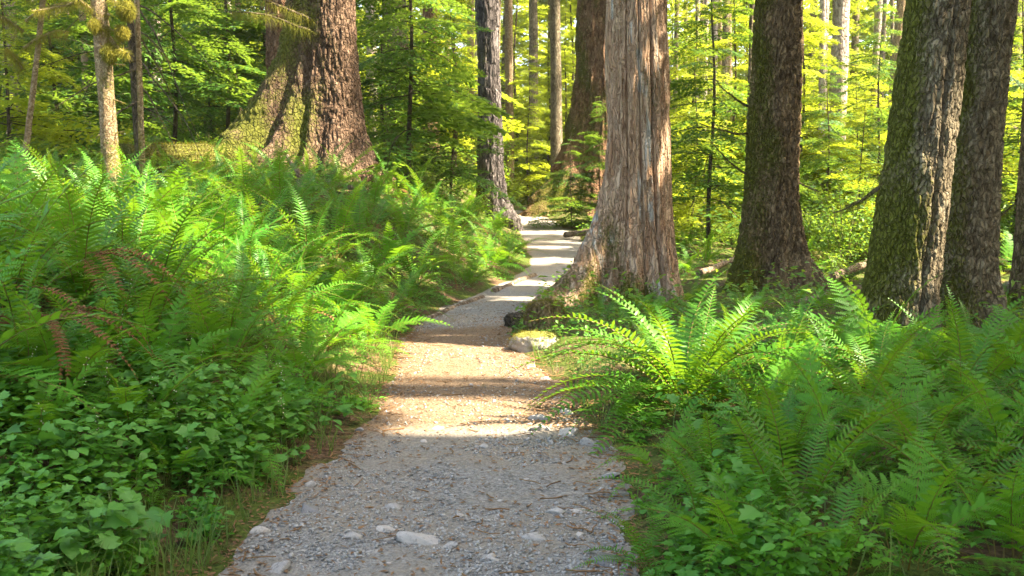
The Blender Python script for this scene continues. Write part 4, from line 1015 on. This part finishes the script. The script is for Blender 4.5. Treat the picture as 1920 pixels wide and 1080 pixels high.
for k in range(46):
    y = 3.4 + 5.5 * rg.random() ** 1.5; x = float(path_l(y) + (path_r(y) - path_l(y)) * rg.uniform(.04, .98)); s_ = rg.uniform(.012, .032)
    link('small_stone', ROCKS['stone' if k % 3 else 'stone_tan'][k % 4], loc=(x, y, trail_z(x, y)), rot=(rg.normal(0, .3), rg.normal(0, .3), rg.uniform(0, 6.28)), scale=(s_, s_ * .75, s_ * rg.uniform(.3, .6)), label='small loose stone on the path, %s, %s' % ('left side' if col_of(x, y) < 780 else 'middle' if col_of(x, y) < 1000 else 'right side', 'near the bottom edge' if y < 4.6 else 'further up before the sun patch' if y < 7 else 'in the sun patch'), cat='stone', group='small loose stones on the path')
def gravel(n):
    y = 3.1 + 9.5 * rg.random(n) ** 1.7; u = rg.random(n); L_, R_ = path_l(y), path_r(y)
    x = L_ + (R_ - L_) * (.02 + .96 * u); dens = fbm(np.stack([x * 1.6, y * 1.6, x * 0 + 4], 1), 3) + .25 * np.abs(2 * u - 1) ** 2
    k = (dens > .56) & ~((y > 6.0) & (rg.random(n) < .8)); x, y = x[k], y[k]; m = len(x)
    z = np.array([trail_z(a, b) for a, b in zip(x, y)])
    ov = np.array([[1, 0, 0], [-1, 0, 0], [0, 1, 0], [0, -1, 0], [.2, .1, 1], [-.1, .2, -1.]]); of = np.array([[0, 2, 4], [2, 1, 4], [1, 3, 4], [3, 0, 4], [2, 0, 5], [1, 2, 5], [3, 1, 5], [0, 3, 5]])
    s = .0035 + .012 * rg.random(m) ** 3.5
    mb = MB(); stamp(mb, ov, of, np.stack([x, y, z + s * .15], 1), rotm(rg.uniform(0, 6.28, m), rg.normal(0, .4, m), rg.normal(0, .4, m)), np.stack([s * rg.uniform(.8, 1.4, m), s * rg.uniform(.6, 1, m), s * rg.uniform(.35, .8, m)], 1))
    link('gravel', mb.mesh('gravel', M['gravel']), kind='stuff', label='loose grey gravel chips scattered over the path')
gravel(42000)

# ------------------------------------------------------------------ root stub, logs, edging, sticks
def hair(mb, pts, nrm, n, ln, mat=0, droop=.6, wd=.004):
    """many thin moss strands standing on points"""
    k = rg.integers(0, len(pts), n); p = pts[k]; d = nrm[k] + rg.normal(0, .5, (n, 3)); d[:, 2] -= droop; d /= np.linalg.norm(d, axis=1)[:, None]
    l_ = ln * rg.uniform(.4, 1.2, n)[:, None]; s = np.cross(d, rg.normal(size=(n, 3))); s /= np.linalg.norm(s, axis=1)[:, None]
    q = np.stack([p - s * wd, p + s * wd, p + d * l_], 1).reshape(-1, 3); mb.add(q, np.arange(len(q)).reshape(-1, 3), mat)

def log(name, label, p0, p1, r, mat, cat='log', mossy=0, kind=None):
    p0, p1 = np.array(p0, float), np.array(p1, float); t = np.linspace(0, 1, 26); ln = np.linalg.norm(p1 - p0)
    pts = p0 + (p1 - p0) * t[:, None]; pts[:, 2] += .02 * ln * (fbm(np.stack([t * 4, t * 0, t * 0 + r * 99], 1), 2) - .5)
    v, f = tube(pts, r * (1 + .25 * (fbm(np.stack([t * 6, t * 0 + 2, t * 0 + r * 77], 1), 2) - .5)), 18)
    c = np.repeat(pts, 18, 0); nn = v - c; nn /= np.linalg.norm(nn, axis=1)[:, None]
    v = v + nn * (r * .25 * (fbm(v * np.array([6, 6, 6]) / max(r * 4, .15), 3) - .5))[:, None]
    mb = MB().add(v, f)
    for e, ring in ((0, np.arange(18)), (25, np.arange(18) + 25 * 18)):
        mb.add(np.concatenate([v[ring], pts[e:e + 1]]), [[i_, (i_ + 1) % 18, 18] for i_ in range(18)])
    nv = mb.n; mo = np.full(nv, .1 + mossy); li = np.zeros(nv)
    root = link(name, None, loc=p0, label=label, cat=cat)
    mb.V = [q - p0 for q in mb.V]
    link('trunk' if cat == 'log' else 'pole', mb.mesh(name, M[mat], True, {'moss': mo, 'lichen': li}), root)
    if mossy > .2:
        hm = MB(); up = nn[:, 2] > -.2; hair(hm, v[up] - p0, nn[up], 2600, .07, 0, .3); link('moss', hm.mesh('moss', M['mosshair']), root)
    return root

a0 = ground_hit(772, 610); a1 = ground_hit(905, 558); b0 = ground_hit(925, 550); b1 = ground_hit(1003, 518)
log('edging_timber', 'long thin timber edging the left side of the path below the shaded ferns', (*a0, h1(*a0) + .01), (*a1, h1(*a1) + .01), .035, 'wood', 'edging')
log('edging_timber', 'short sunlit timber edging the path at the bend', (*b0, h1(*b0) + .02), (*b1, h1(*b1) + .02), .045, 'wood', 'edging')
q0 = at(235, 16.5); q1 = at(400, 18)
log('fallen_log', 'mossy fallen log lying behind the slender sunlit trunk', (q0[0], q0[1], q0[2] + .28), (q1[0], q1[1], q1[2] + .2), .3, 'bark_fir', mossy=.5)
q0 = at(1845, 12.2); q1 = at(1990, 14.5)
log('fallen_log', 'pale bare log on the ground at the right edge', (q0[0], q0[1], q0[2] + .14), (q1[0], q1[1], q1[2] + .42), .075, 'wood')
q0 = at(1500, 19); q1 = at(1660, 21)
log('fallen_log', 'mossy log lying in the sun between the mossy fir and the leaning trunk', (q0[0], q0[1], q0[2] + .1), (q1[0], q1[1], q1[2] + .12), .14, 'bark_fir', mossy=.45)
for (pa, ya, pb, yb, r_, lb) in [(1310, 15.5, 1390, 18, .05, 'fallen branch on the ground between the red cedar and the mossy fir'), (1560, 15, 1640, 17.5, .06, 'fallen branch lying left of the leaning trunk foot'), (1500, 12.0, 1610, 12.8, .035, 'thin fallen branch among the ferns before the mossy fir'), (560, 17.6, 690, 17.2, .05, 'fallen branch lying across the foot of the huge spruce'), (1060, 24.5, 1125, 23.6, .07, 'small log beside the far path left of the red cedar')]:
    q0, q1 = at(pa, ya), at(pb, yb); log('fallen_branch', lb, (q0[0], q0[1], q0[2] + .1), (q1[0], q1[1], q1[2] + .22), r_, 'wood', 'branch', .1)
for (pa, ra, pb, rb_, yd, rr_, lb) in [(1627, 862, 1672, 922, 5.0, .008, 'dead twig poking up among the ferns in the right foreground'), (1675, 890, 1692, 925, 5.0, .007, 'short broken twig beside the longer dead twig on the right'), (543, 290, 560, 345, 17.2, .05, 'broken grey stick leaning at the foot of the huge spruce')]:
    P0, P1 = at(pb, yd, rb_), at(pa, yd + .15, ra); t = np.linspace(0, 1, 7)[:, None]
    pts = P0 + (P1 - P0) * t; pts[:, 0] += rr_ * 1.0 * np.sin(t[:, 0] * 5)
    pts = np.concatenate([[P0 + (P0 - P1) * .8], pts])
    v, f = tube(pts, np.linspace(rr_, rr_ * .6, 8), 7); o = link('broken_stick', MB().add(v - P0, f).mesh('broken_stick', M['wood'], True, {'moss': np.zeros(len(v)), 'lichen': np.zeros(len(v))}), loc=P0, label=lb, cat='stick')

# broken root stub and earth clod where the cedar root reaches the path
def lump(name, label, px, row, sx, sy, sz, mat, cat, seed, mossn=0, dz=0, mval=.2, rough=.5, freq=2.5):
    x, y = ground_hit(px, row); z = h1(x, y); v0, f0 = ico(5)
    v = v0 * (1 + rough * (fbm(v0 * freq + seed, 4) - .5))[:, None]
    v[:, 2] = np.where(v[:, 2] > .55, .55 + (v[:, 2] - .55) * .45, v[:, 2])
    v = v * np.array([sx, sy, sz]); nn = v / np.linalg.norm(v, axis=1)[:, None]
    root = link(name, None, loc=(x, y, z + dz), label=label, cat=cat)
    mo = mval + .5 * (fbm(v * 6 + seed, 2) - .5)
    link('body', MB().add(v, f0).mesh(name, M[mat], True, {'moss': mo, 'lichen': np.zeros(len(v))}), root)
    if mossn:
        hm = MB(); up = nn[:, 2] > .05; hair(hm, v[up], nn[up], mossn, .045, 0, .1, .0025); link('moss', hm.mesh('moss', M['mosshair']), root)
lump('root_stub', 'mossy broken root stub at the end of the long cedar root', 1022, 612, .22, .22, .30, 'bark_fir', 'stump', 3, 1500, .05, .3)
lump('root_stub', 'dark weathered root end beside the mossy stub over the path', 968, 612, .13, .2, .17, 'twig', 'stump', 5, 0, .03, .0, .9, 3.5)
lump('boulder', 'sunlit tan boulder with moss at the path edge below the root stub', 1002, 652, .24, .2, .17, 'stone_moss', 'boulder', 8, 500, .03, .1)

# ------------------------------------------------------------------ bare branches, moss hanging on trees
def branch_part(root, pts, r0, name='branch', moss=0, mlen=.12, mat='twig', mm='lichen'):
    base = np.array(root.location); pts = np.asarray(pts) - base
    t = np.linspace(0, 1, len(pts)); v, f = tube(pts, r0 * (1 - .75 * t), 6)
    o = link(name, MB().add(v, f).mesh(name, M[mat], True, {'moss': np.full(len(v), .15), 'lichen': np.zeros(len(v))}), root)
    if moss:
        hm = MB(); c = np.repeat(pts, 6, 0); nn = (v - c); nn /= np.linalg.norm(nn, axis=1)[:, None] + 1e-9
        dense = np.concatenate([v[:-6] * (1 - q) + v[6:] * q for q in (0, .25, .5, .75)]); dn = np.concatenate([nn[:-6]] * 4)
        hair(hm, dense, dn, moss, mlen, 0, 1.3, .0025); link('moss', hm.mesh('moss', M[mm]), o)
    return o

def curve3(p0, p1, sag, n=16, wob=.04, seed=0):
    t = np.linspace(0, 1, n)[:, None]; ln = np.linalg.norm(np.array(p1) - np.array(p0))
    p = np.array(p0) + (np.array(p1) - np.array(p0)) * t; p[:, 2] -= sag * ln * (4 * t[:, 0] * (1 - t[:, 0]))
    tt = t[:, 0]
    p[:, 0] += wob * ln * (fbm(np.stack([tt * 4, tt * 0 + seed, tt * 0], 1), 2) - .5) * np.minimum(1, tt * 6)
    p[:, 2] += wob * ln * (fbm(np.stack([tt * 4, tt * 0 + seed, tt * 0 + 7], 1), 2) - .5) * np.minimum(1, tt * 6)
    return p

# bare drooping branches of the dark thin trunk
for k, (r0_, p1, r1) in enumerate([(20, 372, 265), (70, 345, 235), (115, 380, 300), (160, 330, 285), (40, 150, 190), (130, 90, 210), (10, 405, 140), (90, 70, 130), (190, 180, 260), (60, 320, 120), (200, 345, 250), (-30, 120, 60)]):
    branch_part(snag, curve3(at(263, 16, r0_), at(p1, 15.5 + .8 * math.sin(k * 2.1), r1), -.06, seed=k), .016, 'bare_branch', 250 if k % 2 else 0, .07)
# moss clumps and mossy limbs of the slender trunk
for k, (ra, pb, rb_) in enumerate([(30, 120, -30), (55, 168, 40), (-10, 245, 20), (70, 240, 100), (-40, 60, 20)]):
    branch_part(thin, curve3(at(205, 14, ra), at(pb, 13.8, rb_), .1, seed=k + 20), .035, 'mossy_branch', 700, .15, 'bark_tan', 'lichen')
for k in range(9):
    ra = 20 + k * 33; sg = 1 if k % 2 else -1; pc = 202 + ra * .035
    branch_part(thin, curve3(at(pc, 14, ra), at(pc + sg * random.uniform(18, 34), 13.9, ra + random.uniform(-12, 14)), .0, 5, seed=k + 140), .011, 'branch_stub', 60, .04, 'bark_tan')
def moss_clump(root, px, row, yd, s, n=1300):
    c = at(px, yd, row) - np.array(root.location); v = IV * s * (1 + .5 * (fbm(IV * 2 + px, 3) - .5))[:, None] * np.array([1, 1, 1.25])
    hm = MB().add(v + c, IF); hair(hm, v + c, IV, n, s * .7, 0, .9, .005); link('moss', hm.mesh('moss', M['lichen']), root)
for px, row, s in [(178, 48, .07), (236, 18, .10), (228, 60, .08), (205, 100, .09)]: moss_clump(thin, px, row, 13.9, s)
# moss-hung limbs high at the left and by the spruce
lw = at(140, 15); mtree = tree('young_tree', 'leaning mossy stem hung with moss at the upper left', 40, 15.5, .05, 10, 'bark_tan', 'plate', crown=(6, 12, 1.2, 'shrub'), nseg=24, nring=60, amp=.006, moss=(R(200), .1, .35), lean=(.8, 0), flare=(.2, .2), bend=.3)
for k, (pa, ra, pb, rb_) in enumerate([(48, 40, 150, 5), (45, 90, 130, 60), (50, 0, 110, -40), (42, 130, 10, 90), (44, 60, -30, 20)]):
    branch_part(mtree, curve3(at(pa, 15.5, ra), at(pb, 15.2, rb_), -.1, seed=k + 40), .022, 'mossy_branch', 500, .24, 'bark_tan', 'lichen')
for k, (pa, ra, pb, rb_) in enumerate([(590, 40, 395, -20), (588, 60, 430, 20)]):
    branch_part(spruce, curve3(at(pa, 18.6, ra), at(pb, 17.6, rb_), -.05, seed=k + 60), .03, 'mossy_branch', 700, .26, 'twig', 'lichen')
# stubby bare branches on the right-hand trunks
for k, (root, pa, ra, ya, pb, rb_, yb) in enumerate([(fir_moss, 1480, 330, 15, 1540, 360, 14.6), (near_r, 1655, 345, 9.5, 1560, 400, 10), (near_r, 1652, 350, 9.5, 1585, 385, 9.9), (pair_r, 1840, 420, 10.5, 1905, 380, 10.7), (pair_r, 1835, 470, 10.5, 1890, 500, 10.4), (fir_moss, 1405, 330, 15, 1330, 260, 14.8), (fir_moss, 1405, 250, 15, 1310, 230, 14.8), (fir_moss, 1405, 200, 15, 1340, 150, 14.7)]):
    branch_part(root, curve3(at(pa, ya, ra), at(pb, yb, rb_), .06, seed=k + 80), .02, 'bare_branch', 160, .08)

# ------------------------------------------------------------------ luminous air between the trees
def haze_box():
    v = np.array([[x, y, z] for x in (-150.5, 150.5) for y in (-60.5, 330.) for z in (-4., 40.)]); f = [[0, 1, 3, 2], [4, 6, 7, 5], [0, 4, 5, 1], [2, 3, 7, 6], [0, 2, 6, 4], [1, 5, 7, 3]]
    m = bpy.data.materials.new('haze'); m.use_nodes = True; t = m.node_tree; t.nodes.remove(t.nodes['Principled BSDF'])
    pv = N(t, 'ShaderNodeVolumePrincipled'); pv.inputs['Color'].default_value = (.96, .97, .9, 1); pv.inputs['Density'].default_value = .0003; pv.inputs['Anisotropy'].default_value = .25
    t.links.new(pv.outputs[0], t.nodes['Material Output'].inputs['Volume'])
    link('haze', MB().add(v, f).mesh('haze', m), kind='stuff', label='thin luminous haze between the distant trees')
haze_box()
